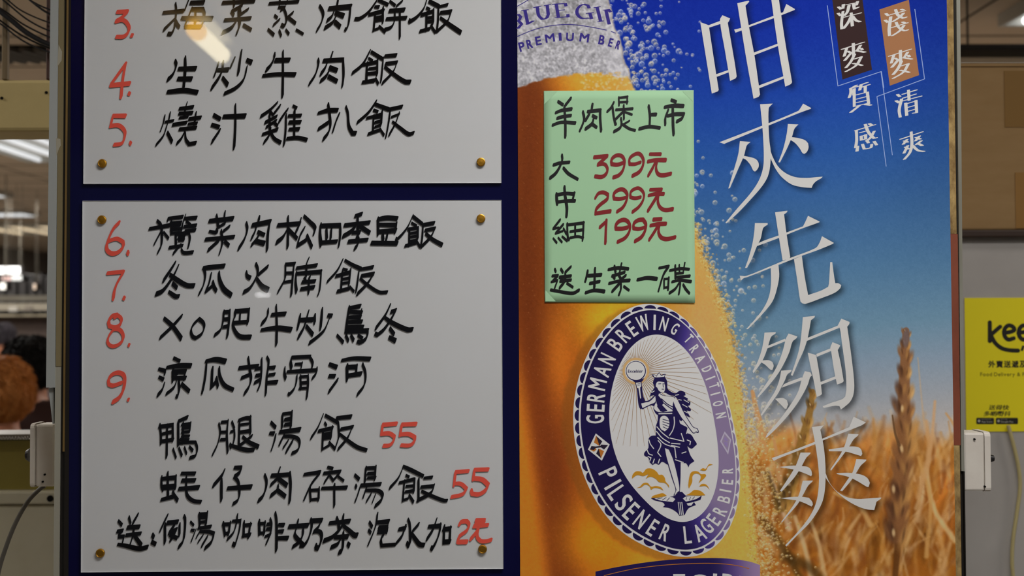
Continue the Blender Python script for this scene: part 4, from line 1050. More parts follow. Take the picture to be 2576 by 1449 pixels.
def mix(A, col, m):
    return A * (1 - m[..., None]) + np.asarray(col, float) * m[..., None]
# sky
Cc = ramp(Yg + 0.10 * (Xg - 1850), [(-80, (8, 34, 142)), (100, (16, 46, 148)), (250, (26, 64, 152)), (400, (40, 84, 152)), (550, (58, 100, 148)), (700, (78, 118, 152)), (850, (104, 138, 158)), (950, (132, 150, 164)), (1040, (154, 160, 164)), (1130, (182, 174, 164))])
Cc *= (1 - 0.10 * sst(2100, 2400, Xg) * (1 - sst(300, 900, Yg)))[..., None]  # vignette put into the print: upper right of the sky darkened
Cc += ((vnoise(6, 6, 5, 2) - 0.5) * 6)[..., None]
def win(x0, y0, x1, y1):
    j0, j1 = np.searchsorted(ys, y0), np.searchsorted(ys, y1)
    i0 = int(np.clip((x0 - 1310) / 1085 * NX - 8, 0, NX)); i1 = int(np.clip((x1 - 1301) / 1080 * NX + 8, 0, NX))
    return slice(max(0, j0), min(NY, j1)), slice(i0, i1)
def dab(cx, cy, rx, ry, ang, col, alpha, soft=0.5):
    """one soft brush mark"""
    R = max(rx, ry) * 1.15
    w = win(cx - R, cy - R, cx + R, cy + R)
    X, Y = Xg[w] - cx, Yg[w] - cy
    if X.size == 0: return
    c, s = math.cos(ang), math.sin(ang)
    d = np.sqrt(((X * c + Y * s) / rx) ** 2 + ((-X * s + Y * c) / ry) ** 2)
    m = (1 - sst(1 - soft, 1.0, d)) * alpha
    Cc[w] = mix(Cc[w], col, m)
def curve(pts, r0, r1, col, alpha, soft=0.8):
    sm = smooth2(pts, n=7)
    n = len(sm)
    x0, x1 = min(p.x for p in sm) - r0 - r1, max(p.x for p in sm) + r0 + r1
    y0, y1 = min(p.y for p in sm) - r0 - r1, max(p.y for p in sm) + r0 + r1
    w = win(x0, y0, x1, y1)
    X, Y = Xg[w], Yg[w]
    if X.size == 0: return
    D = np.full(X.shape, 9.0)
    for i in range(n - 1):
        a, b = sm[i], sm[i + 1]
        vx, vy = b.x - a.x, b.y - a.y
        L = vx * vx + vy * vy + 1e-9
        t = np.clip(((X - a.x) * vx + (Y - a.y) * vy) / L, 0, 1)
        u = (i + t) / (n - 1)
        r = r0 + (r1 - r0) * u
        D = np.minimum(D, np.hypot(X - a.x - vx * t, Y - a.y - vy * t) / r)
    Cc[w] = mix(Cc[w], col, (1 - sst(1 - soft, 1.0, D)) * alpha)
# ---- wheat field
R = random.Random(21)
hor = 1108 - 40 * sst(1880, 1960, Xg) * (1 - sst(1960, 2100, Xg)) + 30 * (vnoise(70, 70, 31, 3) - 0.5) - 46 * sst(2150, 2200, Xg) * (1 - sst(2260, 2380, Xg))
fld = ramp(Yg, [(1050, (196, 144, 86)), (1150, (190, 122, 54)), (1260, (176, 104, 40)), (1400, (168, 100, 32)), (1530, (156, 92, 28))])
nn = vnoise(60, 120, 40, 4)
fld = fld * (0.45 + 1.10 * nn)[..., None]
Cc = Cc + (fld - Cc) * sst(-26, 34, Yg - hor)[..., None]
for k in range(620):
    x = R.uniform(1880, 2420); y = R.uniform(1130, 1520)
    L = R.uniform(40, 130); a = R.gauss(-1.35, 0.35)
    dk = R.random()
    col = R.choice([(214, 168, 104), (222, 184, 128), (200, 140, 62), (150, 88, 34), (124, 70, 34), (186, 122, 44), (228, 196, 148), (166, 98, 32)])
    bx_, by_ = x + L * math.cos(a), y + L * math.sin(a)
    curve([(x, y), ((x + bx_) / 2 + R.uniform(-10, 10), (y + by_) / 2), (bx_, by_)], R.uniform(6, 17), R.uniform(3, 11), col, R.uniform(0.15, 0.45), 0.98)
for k in range(60):
    x = R.uniform(1900, 2400); y = R.uniform(1230, 1500)
    dab(x, y, R.uniform(14, 34), R.uniform(14, 50), R.uniform(-0.5, 0.5), R.choice([(118, 62, 30), (140, 78, 28), (196, 128, 50)]), R.uniform(0.15, 0.4), 0.95)
# pale stalks leaning at the right and a dark hollow bottom left
for pts, r, col in (([(1930, 1180), (1965, 1270), (1985, 1330)], 12, (226, 196, 160)), ([(2000, 1300), (2025, 1380), (2040, 1449)], 12, (222, 190, 140)), ([(2040, 1310), (2060, 1370), (2075, 1449)], 10, (214, 176, 120)),
                    ([(2100, 1240), (2160, 1270), (2190, 1320)], 12, (214, 170, 104)), ([(2330, 1180), (2350, 1280), (2402, 1360)], 12, (224, 190, 132)), ([(2310, 1150), (2340, 1260), (2330, 1400)], 10, (206, 156, 88)),
                    ([(2352, 1010), (2345, 1090), (2330, 1200)], 9, (206, 160, 108)), ([(2380, 1040), (2400, 1070), (2412, 1110)], 7, (200, 150, 90)), ([(2330, 1060), (2336, 1140), (2310, 1250)], 12, (204, 156, 100))):
    curve(pts, r * 0.7, r, col, 0.75, 0.9)
for pts, r in (([(1920, 1310), (1950, 1350), (1985, 1400), (2010, 1449)], 20), ([(1975, 1400), (2040, 1430), (2080, 1480)], 24), ([(1930, 1190), (1940, 1215), (1950, 1240)], 12)):
    curve(pts, r, r * 0.8, (74, 52, 22), 0.7, 0.9)
def ear(spine, w0, w1, n, dark, mid, light, tip):
    sm = smooth2(spine, n=12)
    curve([(p.x, p.y) for p in sm[::6]], w0 * 0.5, w1 * 0.62, mid, 0.95, 0.35)
    for k in range(n):
        u = k / (n - 1)
        p = sm[int(u * (len(sm) - 1))]
        w = w0 + (w1 - w0) * min(1, u * 1.7)
        for s in (-1, 1):
            q = R.uniform(0.8, 1.35)
            cx, cy = p.x + s * w * 0.36 + R.gauss(0, w * 0.05), p.y + (8 if s > 0 else 0) + R.gauss(0, w * 0.12)
            dab(cx, cy, w * 0.32 * q, w * 0.80 * q, s * R.uniform(0.15, 0.45), R.choice([dark, dark, mid]) if s < 0 else R.choice([light, light, mid]), 0.8, 0.75)
            dab(cx + s * w * 0.10, cy + w * 0.1, w * 0.15, w * 0.5 * q, s * 0.34, mid if s < 0 else R.choice([(222, 178, 112), (206, 150, 80)]), 0.6, 0.95)
            dab(cx - s * w * 0.14, cy - w * 0.05, w * 0.11, w * 0.45 * q, s * 0.2, (66, 42, 28), 0.5, 0.95)
        dab(p.x + R.gauss(0, w * 0.08), p.y + 3, w * 0.20, w * 0.6, R.uniform(-0.4, 0.4), R.choice([(176, 128, 70), (120, 80, 44), (96, 62, 38)]), 0.6, 0.9)
        if R.random() < 0.4: dab(p.x - w * R.uniform(0.1, 0.35), p.y, w * 0.13, w * 0.30, R.uniform(-0.5, 0.1), (228, 196, 140), 0.75, 0.8)
# large ear at the right, its stalk, a second one behind the lettering, one small orange one
curve([(2262, 1330), (2256, 1400), (2246, 1524)], 13, 9, (96, 58, 26), 0.85, 0.6)
ear([(2279, 832), (2277, 900), (2274, 1000), (2276, 1110), (2266, 1220), (2258, 1340)], 20, 52, 12, (84, 54, 36), (134, 90, 54), (188, 138, 76), None)
dab(2279, 850, 11, 32, 0.05, (108, 92, 88), 0.9, 0.5)
curve([(2309, 900), (2318, 1000), (2326, 1080)], 3, 5, (204, 166, 116), 0.45, 0.95)
curve([(2245, 1045), (2252, 1090), (2262, 1120)], 3, 6, (104, 74, 46), 0.9, 0.7)
ear([(2044, 985), (2036, 1040), (2018, 1110), (2002, 1170), (1985, 1230), (1968, 1270)], 16, 36, 9, (86, 66, 34), (146, 108, 50), (188, 140, 66), None)
curve([(1893, 985), (1902, 1030), (1914, 1075), (1922, 1130)], 7, 15, (204, 150, 92), 0.9, 0.6)
curve([(1948, 1110), (1956, 1160), (1960, 1200)], 6, 12, (198, 148, 96), 0.8, 0.7)
# ---- bottle
BR = [(-70, 1512), (0, 1529), (50, 1541), (100, 1556), (150, 1570), (220, 1592), (330, 1640), (470, 1704), (590, 1752), (700, 1792), (800, 1828), (900, 1850), (1000, 1864), (1150, 1882), (1300, 1896), (1449, 1908), (1530, 1912)]
br = np.interp(Yg, [b[0] for b in BR], [b[1] for b in BR])
rag = (vnoise(22, 22, 60, 3) - 0.5) * 26
mb = 1 - sst(-4, 6, Xg - br - rag * 0.4)
cen = (Xg - 1302) / (br - 1302)
amb = ramp(cen, [(0, (152, 76, 26)), (0.18, (136, 66, 24)), (0.34, (182, 98, 26)), (0.52, (204, 138, 38)), (0.7, (200, 136, 44)), (0.86, (206, 150, 70)), (1.0, (208, 166, 88))])
# the darker band that leans across the left side of the glass, with a paler strip outside it lower down
ctr = np.interp(Yg, [250, 560, 780, 1000, 1200, 1449], [1330, 1322, 1330, 1366, 1392, 1424])
wid = np.interp(Yg, [250, 700, 1000, 1449], [46, 46, 42, 44])
dband = np.exp(-((Xg - ctr) / wid) ** 2)
amb = mix(amb, (112, 52, 22), 0.9 * dband)
amb = mix(amb, (198, 116, 34), 0.9 * sst(680, 1100, Yg) * (1 - sst(-70, -24, Xg - ctr)))
amb = mix(amb, (222, 174, 40), 0.9 * np.exp(-(((Xg - 1535) / 90) ** 2 + ((Yg - 800) / 70) ** 2)))
amb = mix(amb, (204, 112, 32), 0.8 * np.exp(-(((Xg - 1410) / 40) ** 2 + ((Yg - 900) / 130) ** 2)))
amb = mix(amb, (206, 128, 28), 0.85 * np.exp(-(((Xg - 1490) / 80) ** 2 + ((Yg - 1360) / 90) ** 2)))
amb = mix(amb, (212, 152, 58), 0.6 * np.exp(-(((Xg - 1860) / 60) ** 2 + ((Yg - 1340) / 140) ** 2)))
amb = mix(amb, (218, 164, 60), 0.8 * np.exp(-(((Xg - 1490) / 90) ** 2 + ((Yg - 200) / 30) ** 2)))
amb = mix(amb, (210, 160, 96), 0.7 * np.exp(-(((Xg - 1760) / 60) ** 2 + ((Yg - 830) / 130) ** 2)))
amb = amb * (1 + 0.13 * sst(700, 1100, Yg))[..., None]  # lower glass printed brighter to offset the weaker light there
amb *= (0.955 + 0.09 * vnoise(5, 5, 71, 2))[..., None]
Cc = Cc + (amb - Cc) * mb[..., None]
for k in range(380):                                     # fine bead sparkle on the glass
    x, y = R.uniform(1310, 1500), R.uniform(230, 1449)
    dab(x, y, 2.2, 2.2, 0, (222, 158, 96), R.uniform(0.1, 0.35), 1.0)
# frosty foam collar
arcx = [1290, 1302, 1345, 1400, 1450, 1500, 1545, 1592, 1640]
arcy = [228, 221, 207, 193, 187, 184.5, 191, 205, 236]
arc = np.interp(Xg, arcx, arcy) + (vnoise(16, 16, 81, 3) - 0.5) * (10 + 22 * sst(1470, 1560, Xg))
fm = (1 - sst(-3, 3, Yg - arc)) * mb
g1, g2 = vnoise(8, 8, 91, 3, 0.8 * Xg + 0.6 * Yg, 0.8 * Yg - 0.6 * Xg), vnoise(4.4, 4.4, 95, 1, 0.5 * Xg + 0.86 * Yg, 0.5 * Yg - 0.86 * Xg)
fb = 172 + 14 * sst(1500, 1560, Xg) - 16 * np.exp(-((Xg - 1425) / 60) ** 2) * (1 - sst(90, 160, Yg)) + (g1 - 0.5) * 70 + (g2 - 0.5) * 58 * (1 - 0.6 * sst(1470, 1540, Xg))
foam = np.stack([fb * 1.0, fb * 0.995, fb * 1.005], -1)
Cc = Cc + (foam - Cc) * fm[..., None]
# label shadow printed on the glass, left of the oval
OUT_A = [(1030, 25), (1200, 60), (1400, 190), (1550, 380), (1660, 570), (1750, 750), (1830, 980), (1880, 1200), (1915, 1430)]
OUT_A2 = [(800, 60), (620, 180), (480, 320), (370, 480), (280, 680), (215, 900), (188, 1100), (185, 1300)]
OUT_B = [(195, 200), (245, 400), (330, 600), (450, 800), (600, 960), (800, 1120), (1000, 1215), (1230, 1250), (1450, 1215), (1640, 1090), (1750, 900), (1800, 640), (1810, 450), (1795, 230)]
INN_A = [(1060, 352), (1250, 400), (1400, 520), (1530, 740), (1620, 960), (1680, 1200), (1715, 1430), (880, 410), (720, 590), (640, 760), (590, 950), (565, 1150), (570, 1300)]
INN_B = [(530, 20), (560, 180), (620, 350), (720, 520), (850, 680), (1000, 820), (1150, 895), (1250, 912), (1380, 880), (1480, 790), (1550, 650), (1590, 450), (1602, 250)]
fa = lambda p: (1400 + p[0] / 4.262, 760 + p[1] / 4.262)
fbm = lambda p: (1400 + p[0] / 3.926, 1080 + p[1] / 3.926)
OC = (1660.0, 1085.0)
def polar(pts):
    th = np.array([math.atan2((p[1] - OC[1]) / 1.5, p[0] - OC[0]) for p in pts])
    r = np.array([math.hypot((p[1] - OC[1]) / 1.5, p[0] - OC[0]) for p in pts])
    A = [np.ones_like(th)]
    for h in range(1, 6): A += [np.cos(h * th), np.sin(h * th)]
    co, *_ = np.linalg.lstsq(np.stack(A, -1), r, rcond=None)
    return co
co_o = polar([fa(p) for p in OUT_A + OUT_A2] + [fbm(p) for p in OUT_B])
co_i = polar([fa(p) for p in INN_A] + [fbm(p) for p in INN_B])
def oval(th, f):
    """point of the label: th = polar angle, f = 0 at the outer rim, 1 at the inner white oval"""
    def ev(co):
        r = co[0]
        for h in range(1, 6): r = r + co[2 * h - 1] * math.cos(h * th) + co[2 * h] * math.sin(h * th)
        return r
    r = ev(co_o) * (1 - f) + ev(co_i) * f
    return (OC[0] + r * math.cos(th), OC[1] + 1.5 * r * math.sin(th))
def inside(poly, X, Y):
    m = np.zeros(X.shape, bool)
    n = len(poly)
    for i in range(n):
        (x0, y0), (x1, y1) = poly[i], poly[(i + 1) % n]
        if y0 == y1: continue
        m ^= ((y0 > Y) != (y1 > Y)) & (X < (x1 - x0) * (Y - y0) / (y1 - y0) + x0)
    return m
def blur(A, r):
    for ax in (0, 1):
        for _ in range(2):
            k = 2 * r + 1
            P = np.pad(A, [(r + 1, r) if q == ax else (0, 0) for q in (0, 1)], mode='edge').cumsum(ax)
            A = (np.take(P, range(k, P.shape[ax]), ax) - np.take(P, range(0, P.shape[ax] - k), ax)) / k
    return A
shp = []
for i in range(240):
    th = 2 * PI * i / 240
    x, y = oval(th, -0.02 - 0.05 * abs(math.sin(th * 22)))
    shp.append((x - 24, y + 9))
ms = blur(inside(shp, Xg, Yg).astype(float), 2) * mb
ms *= 0.9 * (1 - sst(1700, 1800, Xg))
Cc = Cc + (np.array((140, 88, 34)) * 0.7 + Cc * 0.24 - Cc) * (ms * 0.7)[..., None]
# spray of bubbles off the glass
def bubble(x, y, r, col):
    dab(x, y, r, r, 0, col, 0.12, 0.25)
    dab(x + r * 0.12, y + r * 0.12, r * 0.7, r * 0.7, 0, tuple(c * 0.72 for c in col), 0.35, 0.5)
    w = win(x - r * 1.4, y - r * 1.4, x + r * 1.4, y + r * 1.4)
    X, Y = Xg[w] - x, Yg[w] - y
    if X.size == 0: return
    d = np.hypot(X, Y)
    ring = np.exp(-((d - r * 0.86) / max(1.1, r * 0.24)) ** 2) * (0.45 + 0.55 * np.clip((-X * 0.4 - Y * 0.9) / r, -0.6, 1))
    Cc[w] = mix(Cc[w], col, np.clip(ring, 0, 1) * 0.95)
    dab(x - r * 0.3, y - r * 0.45, r * 0.34, r * 0.28, 0.4, (226, 216, 196), 0.6, 0.8)
def edge(y): return float(np.interp(y, [b[0] for b in BR], [b[1] for b in BR]))
for k in range(520):
    y = R.uniform(-40, 1080)
    far = abs(R.gauss(0, 1))
    spread = 80 if y < 260 else (46 if y < 620 else 58)
    x = edge(y) + far * spread + (8 if y > 560 else 0)
    if y < 230 and R.random() < 0.3: x = edge(y) + R.uniform(0, 210)
    if x > 1320 + 700 or (y > 240 and R.random() < 0.35): continue
    r = abs(R.gauss(0, 1)) * 2.6 + 2.0
    if far > 1.6: r = min(r, 4.0)
    warm = R.random() if y < 260 else 0.3 + 0.7 * R.random()
    col = (206 + 10 * warm, 206 - 2 * warm, 210 - 48 * warm * (1.0 if y > 150 else 0.5))
    bubble(x, y, r, col)
for k in range(105):                                     # larger ones near the top and beside the notice
    y = R.uniform(0, 235) if R.random() < 0.72 else R.uniform(420, 760)
    x = edge(y) + abs(R.gauss(0, 1)) * 62 + 6
    bubble(x, y, R.uniform(4.0, 7.5), (214, 206, 178) if R.random() < 0.6 else (196, 204, 216))
for k in range(2600):                                    # the dense golden froth along the edge of the bottle
    y = R.uniform(560, 1460)
    s = 1 - min(1, max(0, (y - 560) / 120)) * 0.0
    x = edge(y) + R.gauss(2, 9 if y < 1000 else 15)
    if x < edge(y) - 22: continue
    if R.random() < 0.7:
        dab(x, y, R.uniform(1.6, 4.2), R.uniform(1.6, 3.4), R.uniform(0, 3), R.choice([(234, 208, 142), (176, 120, 48), (216, 170, 84), (150, 100, 40), (226, 190, 112)]), R.uniform(0.35, 0.7), 0.9)
        continue
    bubble(x, y, R.uniform(1.6, 3.6), R.choice([(222, 186, 108), (214, 172, 84), (230, 204, 140), (196, 148, 62), (228, 196, 116)]))
for k in range(620):
    y = R.uniform(1060, 1460)
    x = edge(y) + abs(R.gauss(0, 40)) + 10
    bubble(x, y, R.uniform(1.6, 3.4), R.choice([(222, 186, 118), (206, 166, 86), (230, 208, 156)]))
for k in range(130):                                     # froth creeping over the glass at the foot of the collar
    x = R.uniform(1460, 1600); y = R.uniform(182, 232)
    dab(x, y, R.uniform(3, 8), R.uniform(3, 6), 0, R.choice([(214, 196, 160), (226, 206, 150), (206, 160, 78)]), 0.5, 0.9)
# ---- soft printed shade behind the big title characters
TITLE = [
 (1740, 0, 5.175, '112 288 222 328 300 840 352 1170 340 1190 262 1218; 222 328 370 272 380 310 226 360; 368 262 400 198 500 240 488 270 470 298 530 640 585 990 572 1020 500 1054 430 640; 315 968 475 912 480 942 328 1000; '
  '594 42 740 8 750 22 700 75 740 320 820 740 890 1230 870 1260 805 1284 700 700; 1028 -70 1126 -70 1220 560 1307 1070 1290 1095 1218 1128 1120 580; 553 385 660 358 1060 208 1150 172 1190 160 1232 52 1345 118 1340 130 1150 205 1070 236 750 352 660 392 570 425; 800 688 1120 568 1126 598 808 720; 870 1115 1195 992 1200 1022 878 1150'),
 (1780, 250, 4.528, '598 55 742 48 720 70 697 100 695 300 705 480 720 600 712 760 685 880 620 990 500 1130 350 1290 215 1412 203 1405 340 1240 480 1080 570 950 620 830 640 700 632 420 618 250; 135 488 620 300 1030 132 1060 95 1088 48 1180 98 1175 108 1030 160 700 296 620 328 205 500 190 508; '
  '712 570 740 650 800 760 890 840 1000 885 1130 895 1240 885 1310 880 1300 895 1240 930 1205 965 1185 1008 1080 1000 960 970 850 890 780 800 730 700 715 650; 368 475 490 485 450 520 435 560 415 640 350 790 255 1010 236 1015 300 800 350 620; 400 640 470 655 540 675 575 710 583 760 565 800 540 822 520 810 490 750 440 690 405 672; '
  '915 280 1035 285 1000 320 985 345 960 430 900 570 825 718 806 715 860 570 900 400; 955 430 1030 440 1110 465 1145 500 1150 550 1130 600 1100 622 1080 610 1050 560 1000 500 945 462'),
 (1840, 530, 4.83, '285 150 440 150 440 170 395 200 380 225 355 340 310 430 250 580 190 695 165 695 210 570 255 400 278 250; 530 20 680 0 675 18 640 45 668 270 715 565 700 585 622 605 575 310; 335 390 575 300 870 190 900 130 930 62 1072 132 1065 142 870 212 670 292 580 330 310 430; '
  '100 790 180 792 480 672 720 572 1020 455 1070 390 1100 310 1243 390 1235 402 1040 482 855 548 570 660 200 805 150 820 115 850; 478 690 572 660 580 800 550 960 500 1100 400 1230 290 1350 200 1440 178 1440 260 1350 380 1200 450 1060 480 900; '
  '760 590 855 548 890 800 932 1025 1090 970 1175 925 1185 880 1200 625 1225 625 1245 780 1262 880 1300 882 1335 905 1320 945 1250 1000 1100 1060 900 1132 860 1125 838 1100 800 850'),
 (1880, 790, 4.528, '195 212 325 205 320 225 280 250 260 285 235 370 200 470 160 550 70 675 60 650 110 560 160 420 185 300; 232 362 430 280 440 308 220 395; 440 280 470 222 570 255 560 275 515 315 480 430 420 560 350 680 240 820 120 955 115 935 210 800 330 610 400 430; 155 530 240 525 285 545 300 590 285 638 265 635 200 575 150 548; '
  '385 645 505 635 500 655 455 690 430 750 390 830 340 920 165 1160 150 1150 240 1000 320 870 365 750; 425 795 620 720 630 750 390 840; 620 740 655 650 720 665 735 700 715 720 690 800 630 920 540 1060 400 1230 230 1400 205 1410 230 1360 370 1200 500 1020 580 880; 315 965 400 955 450 980 465 1030 445 1080 425 1078 370 1020; '
  '632 35 770 20 765 40 725 70 700 210 680 300 640 420 580 550 515 705 495 695 540 570 590 400 615 230; 688 270 1035 130 1045 158 670 310; 1030 130 1070 52 1165 90 1160 115 1138 145 1165 330 1200 600 1218 800 1208 920 1170 1000 1110 1055 1065 1088 1050 1050 1000 1045 870 1070 858 1050 960 1010 1080 970 1115 940 1128 860 1120 650 1080 350 1055 170; '
  '688 440 780 465 790 500 830 740 850 910 835 925 790 945 760 780 720 600; 785 455 950 390 955 420 790 488; 945 385 970 320 1058 355 1050 375 1030 410 1065 570 1098 765 1080 782 1022 803 990 650 955 430; 830 775 1005 708 1010 738 840 805'),
 (1920, 1070, 4.528, '555 20 690 0 680 12 650 50 690 250 710 500 705 700 680 850 620 980 520 1120 400 1240 265 1380 250 1365 370 1240 500 1080 580 940 620 800 635 600 620 400 590 200; 95 372 150 355 580 190 980 20 1030 -98 1170 -33 1110 5 660 180 590 215 180 375 120 405; 705 530 760 660 850 760 960 820 1080 838 1200 832 1345 822 1340 835 1290 870 1265 965 1170 955 1050 910 920 830 820 740 740 640 710 590; '
  '425 310 540 310 535 325 490 370 430 480 350 600 210 755 190 745 280 610 370 460; 180 475 340 458 440 465 510 475 545 510 555 560 545 580 480 550 370 510 330 500; 450 630 565 628 560 640 510 690 460 780 390 900 260 1050 210 1110 205 1100 350 900 410 780; 200 830 330 815 450 815 520 825 558 870 565 905 550 925 480 890 400 860 340 850; '
  '970 95 1085 100 1080 115 1030 160 980 240 900 350 770 520 765 500 860 360 920 250; 745 275 880 255 1000 240 1080 248 1115 275 1128 325 1115 350 1050 330 940 300 750 295; 1060 385 1175 390 1170 405 1110 460 1060 540 1000 630 900 750 875 745 960 620 1020 530; 835 545 960 540 1060 550 1140 570 1190 605 1215 655 1200 702 1180 700 1080 640 980 590 840 555'),
]
TP = [outlines(s, x0, y0, sc) for x0, y0, sc, s in TITLE]
sm_ = np.zeros_like(Xg)
for ps in TP:
    for q in ps:
        q2 = [(x + 8, y + 7) for x, y in q]
        w = win(min(p[0] for p in q2) - 4, min(p[1] for p in q2) - 4, max(p[0] for p in q2) + 4, max(p[1] for p in q2) + 4)
        sm_[w] = np.maximum(sm_[w], inside(q2, Xg[w], Yg[w]).astype(float))
sm_ = blur(sm_, 4)
Cc = Cc * (1 - 0.50 * np.clip(sm_ * 1.1, 0, 1))[..., None] * np.array([1, 1, 1.02])
# paper grain
Cc = np.clip(Cc + (rng.rand(NY, NX, 1) - 0.5) * 5, 4, 250)

v = Cc / 255.0
alb = np.where(v <= 0.04045, v / 12.92, ((v + 0.055) / 1.055) ** 2.4) / EP
alb = np.clip(alb, 0, 0.9)
# world position of the whole grid
dx = (Xg - 1288.0) / FPX; dz = (724.5 - Yg) / FPX
D3 = np.array(fwd)[None, None] + dx[..., None] * np.array(rgt2) + dz[..., None] * np.array(upv2)
tt = (YPO - CAMPOS.y) / D3[..., 1]
P3 = np.array(CAMPOS) + D3 * tt[..., None]
idx = np.arange(NX * NY).reshape(NY, NX)
quads = np.stack([idx[:-1, :-1], idx[1:, :-1], idx[1:, 1:], idx[:-1, 1:]], -1).reshape(-1, 4)
me = bpy.data.meshes.new('printed_sheet')
me.vertices.add(NX * NY)
me.vertices.foreach_set('co', P3.astype(np.float32).ravel())
me.loops.add(quads.size)
me.loops.foreach_set('vertex_index', quads.astype(np.int32).ravel())
me.polygons.add(len(quads))
me.polygons.foreach_set('loop_start', np.arange(0, quads.size, 4, dtype=np.int32))
me.polygons.foreach_set('loop_total', np.full(len(quads), 4, np.int32))
me.update(calc_edges=True)
at = me.color_attributes.new('ink', 'FLOAT_COLOR', 'POINT')
rgba = np.ones((NX * NY, 4), np.float32)
rgba[:, :3] = alb.reshape(-1, 3)
at.data.foreach_set('color', rgba.ravel())
m_poster = M_print('poster_print', 0.6, 0.06)
c0 = W(1302, 1500, 0)
poster = empty('beer_poster', (c0.x, 0.0, c0.z), 'large blue beer poster with wheat, bottle and tall white characters, right half of the board', 'poster')
link_mesh('printed_sheet', me, m_poster, poster)

def ink(name, r, g, b, rough=0.55): return M(name, rgb(r, g, b, EP), rough, 0.12)
i_white = ink('white_ink', 198, 197, 194)
i_label = ink('label_white_ink', 208, 206, 204)
i_navy = ink('navy_ink', 32, 25, 74)
i_gold = ink('gold_ink', 190, 136, 38)
i_line = ink('pale_line_ink', 140, 160, 205)
LY = 0.00007
def L(n): return YPO - LY * n
for k, ps in enumerate(TP):
    o = flat('title_character', ps, L(1), i_white, poster)
# tag boxes and small characters
flat('tag_box', [[(2060 + x / 6.586, y / 6.586) for x, y in ((215, -60), (716, -60), (880, 1155), (390, 1318))]], L(1), ink('dark_brown_ink', 50, 32, 32), poster)['label'] = 'dark brown tag'
flat('tag_box', [[(2060 + x / 6.586, y / 6.586) for x, y in ((1003, 158), (1490, -4), (1660, 1245), (1175, 1420))]], L(1), ink('copper_ink', 152, 106, 72), poster)['label'] = 'copper tag'
nb_l = nib(0.01, 0.01, 0.95, 8)
lines = strokes('140 95 315 1425 1035 1185 1075 1449', 2060, 0, 6.586, nb_l, 0, 0, 5) + strokes('790 5 955 1215', 2080, 180, 5.796, nb_l, 0, 0, 5)
lines += strokes('1590 155 1750 1305', 2060, 0, 6.586, nb_l, 0, 0, 5) + strokes('1420 110 730 365 865 1380', 2080, 180, 5.796, nb_l, 0, 0, 5)
flat('rule_lines', lines, L(1), i_line, poster)
MING = [
 ('small_lettering', 2060, 0, 6.586, '325 115 365 150; 320 220 360 260; 400 190 375 380 380 480; 405 75 398 140; 400 90 640 40; 640 25 622 85; 500 90 470 200 420 260; 570 60 590 150 650 120; 400 290 690 215; 535 215 555 430; 530 280 480 380 410 470; 560 270 620 340 680 360'),
 ('small_lettering', 2060, 0, 6.586, '1110 225 1150 260; 1100 335 1140 370; 1190 280 1165 480 1170 590; 1200 240 1420 180; 1270 160 1310 250 1400 300 1440 285; 1400 220 1330 290 1220 360; 1365 155 1400 165; 1200 460 1460 380; 1280 370 1320 450 1420 510 1470 495; 1410 420 1340 510 1220 590; 1385 365 1420 378'),
 ('small_lettering', 2060, 0, 6.586, '390 815 740 700; 570 720 575 920; 460 800 420 930; 480 850 520 870; 540 870 430 1000; 690 750 640 830; 620 840 760 865; 700 800 720 825; 590 900 530 1020 450 1120; 580 980 700 940; 700 950 620 1080 450 1185; 570 1050 650 1065 715 1085'),
 ('small_lettering', 2060, 0, 6.586, '1170 930 1520 815; 1350 835 1355 1035; 1240 915 1200 1045; 1260 965 1300 985; 1320 985 1210 1115; 1470 865 1420 945; 1400 955 1540 980; 1480 915 1500 940; 1370 1015 1310 1135 1230 1235; 1360 1095 1480 1055; 1480 1065 1400 1195 1230 1300; 1350 1165 1430 1180 1495 1200'),
 ('small_lettering', 2080, 180, 5.796, '430 200 345 250; 350 245 350 310 325 380; 350 245 470 212; 400 250 395 340; 590 160 500 192; 500 190 480 270; 490 235 620 190; 560 220 560 300; 400 320 400 510; 590 300 610 470; 410 345 590 300; 420 405 600 360; 425 455 600 415; 420 505 610 460; 470 500 350 595; 560 480 640 490'),
 ('small_lettering', 2080, 180, 5.796, '420 860 700 775; 430 860 435 1000 420 1110; 490 890 560 870; 500 945 570 925; 500 940 505 1000; 565 920 565 980; 505 1000 565 985; 560 770 610 890 690 975 722 965; 690 870 640 960 580 1010; 620 760 650 780; 450 1090 440 1160; 520 1060 545 1130 640 1110 655 1060; 590 1010 605 1040; 690 1020 725 1070'),
 ('small_lettering', 2080, 180, 5.796, '1030 335 1065 365; 1010 425 1055 455; 1090 400 1055 560 1070 665; 1110 330 1300 270; 1120 385 1290 330; 1100 430 1370 360; 1190 270 1200 420; 1150 460 1165 640; 1300 420 1310 600 1260 605; 1160 470 1290 432; 1170 525 1290 492; 1180 580 1300 545'),
 ('small_lettering', 2080, 180, 5.796, '1080 985 1390 880; 1230 880 1240 1060 1210 1180 1130 1280; 1250 1080 1330 1150 1415 1165; 1170 990 1115 1060; 1130 1010 1180 1030; 1180 1080 1125 1190; 1145 1100 1190 1130; 1350 940 1295 1010; 1300 960 1360 985; 1375 1010 1305 1065; 1325 1045 1390 1080'),
]
for nm, x0, y0, sc, s in MING:
    flat(nm, strokes(s, x0, y0, sc, nib(3.1, -0.6, 0.9), 0.0, 0.06), L(2), i_white, poster)
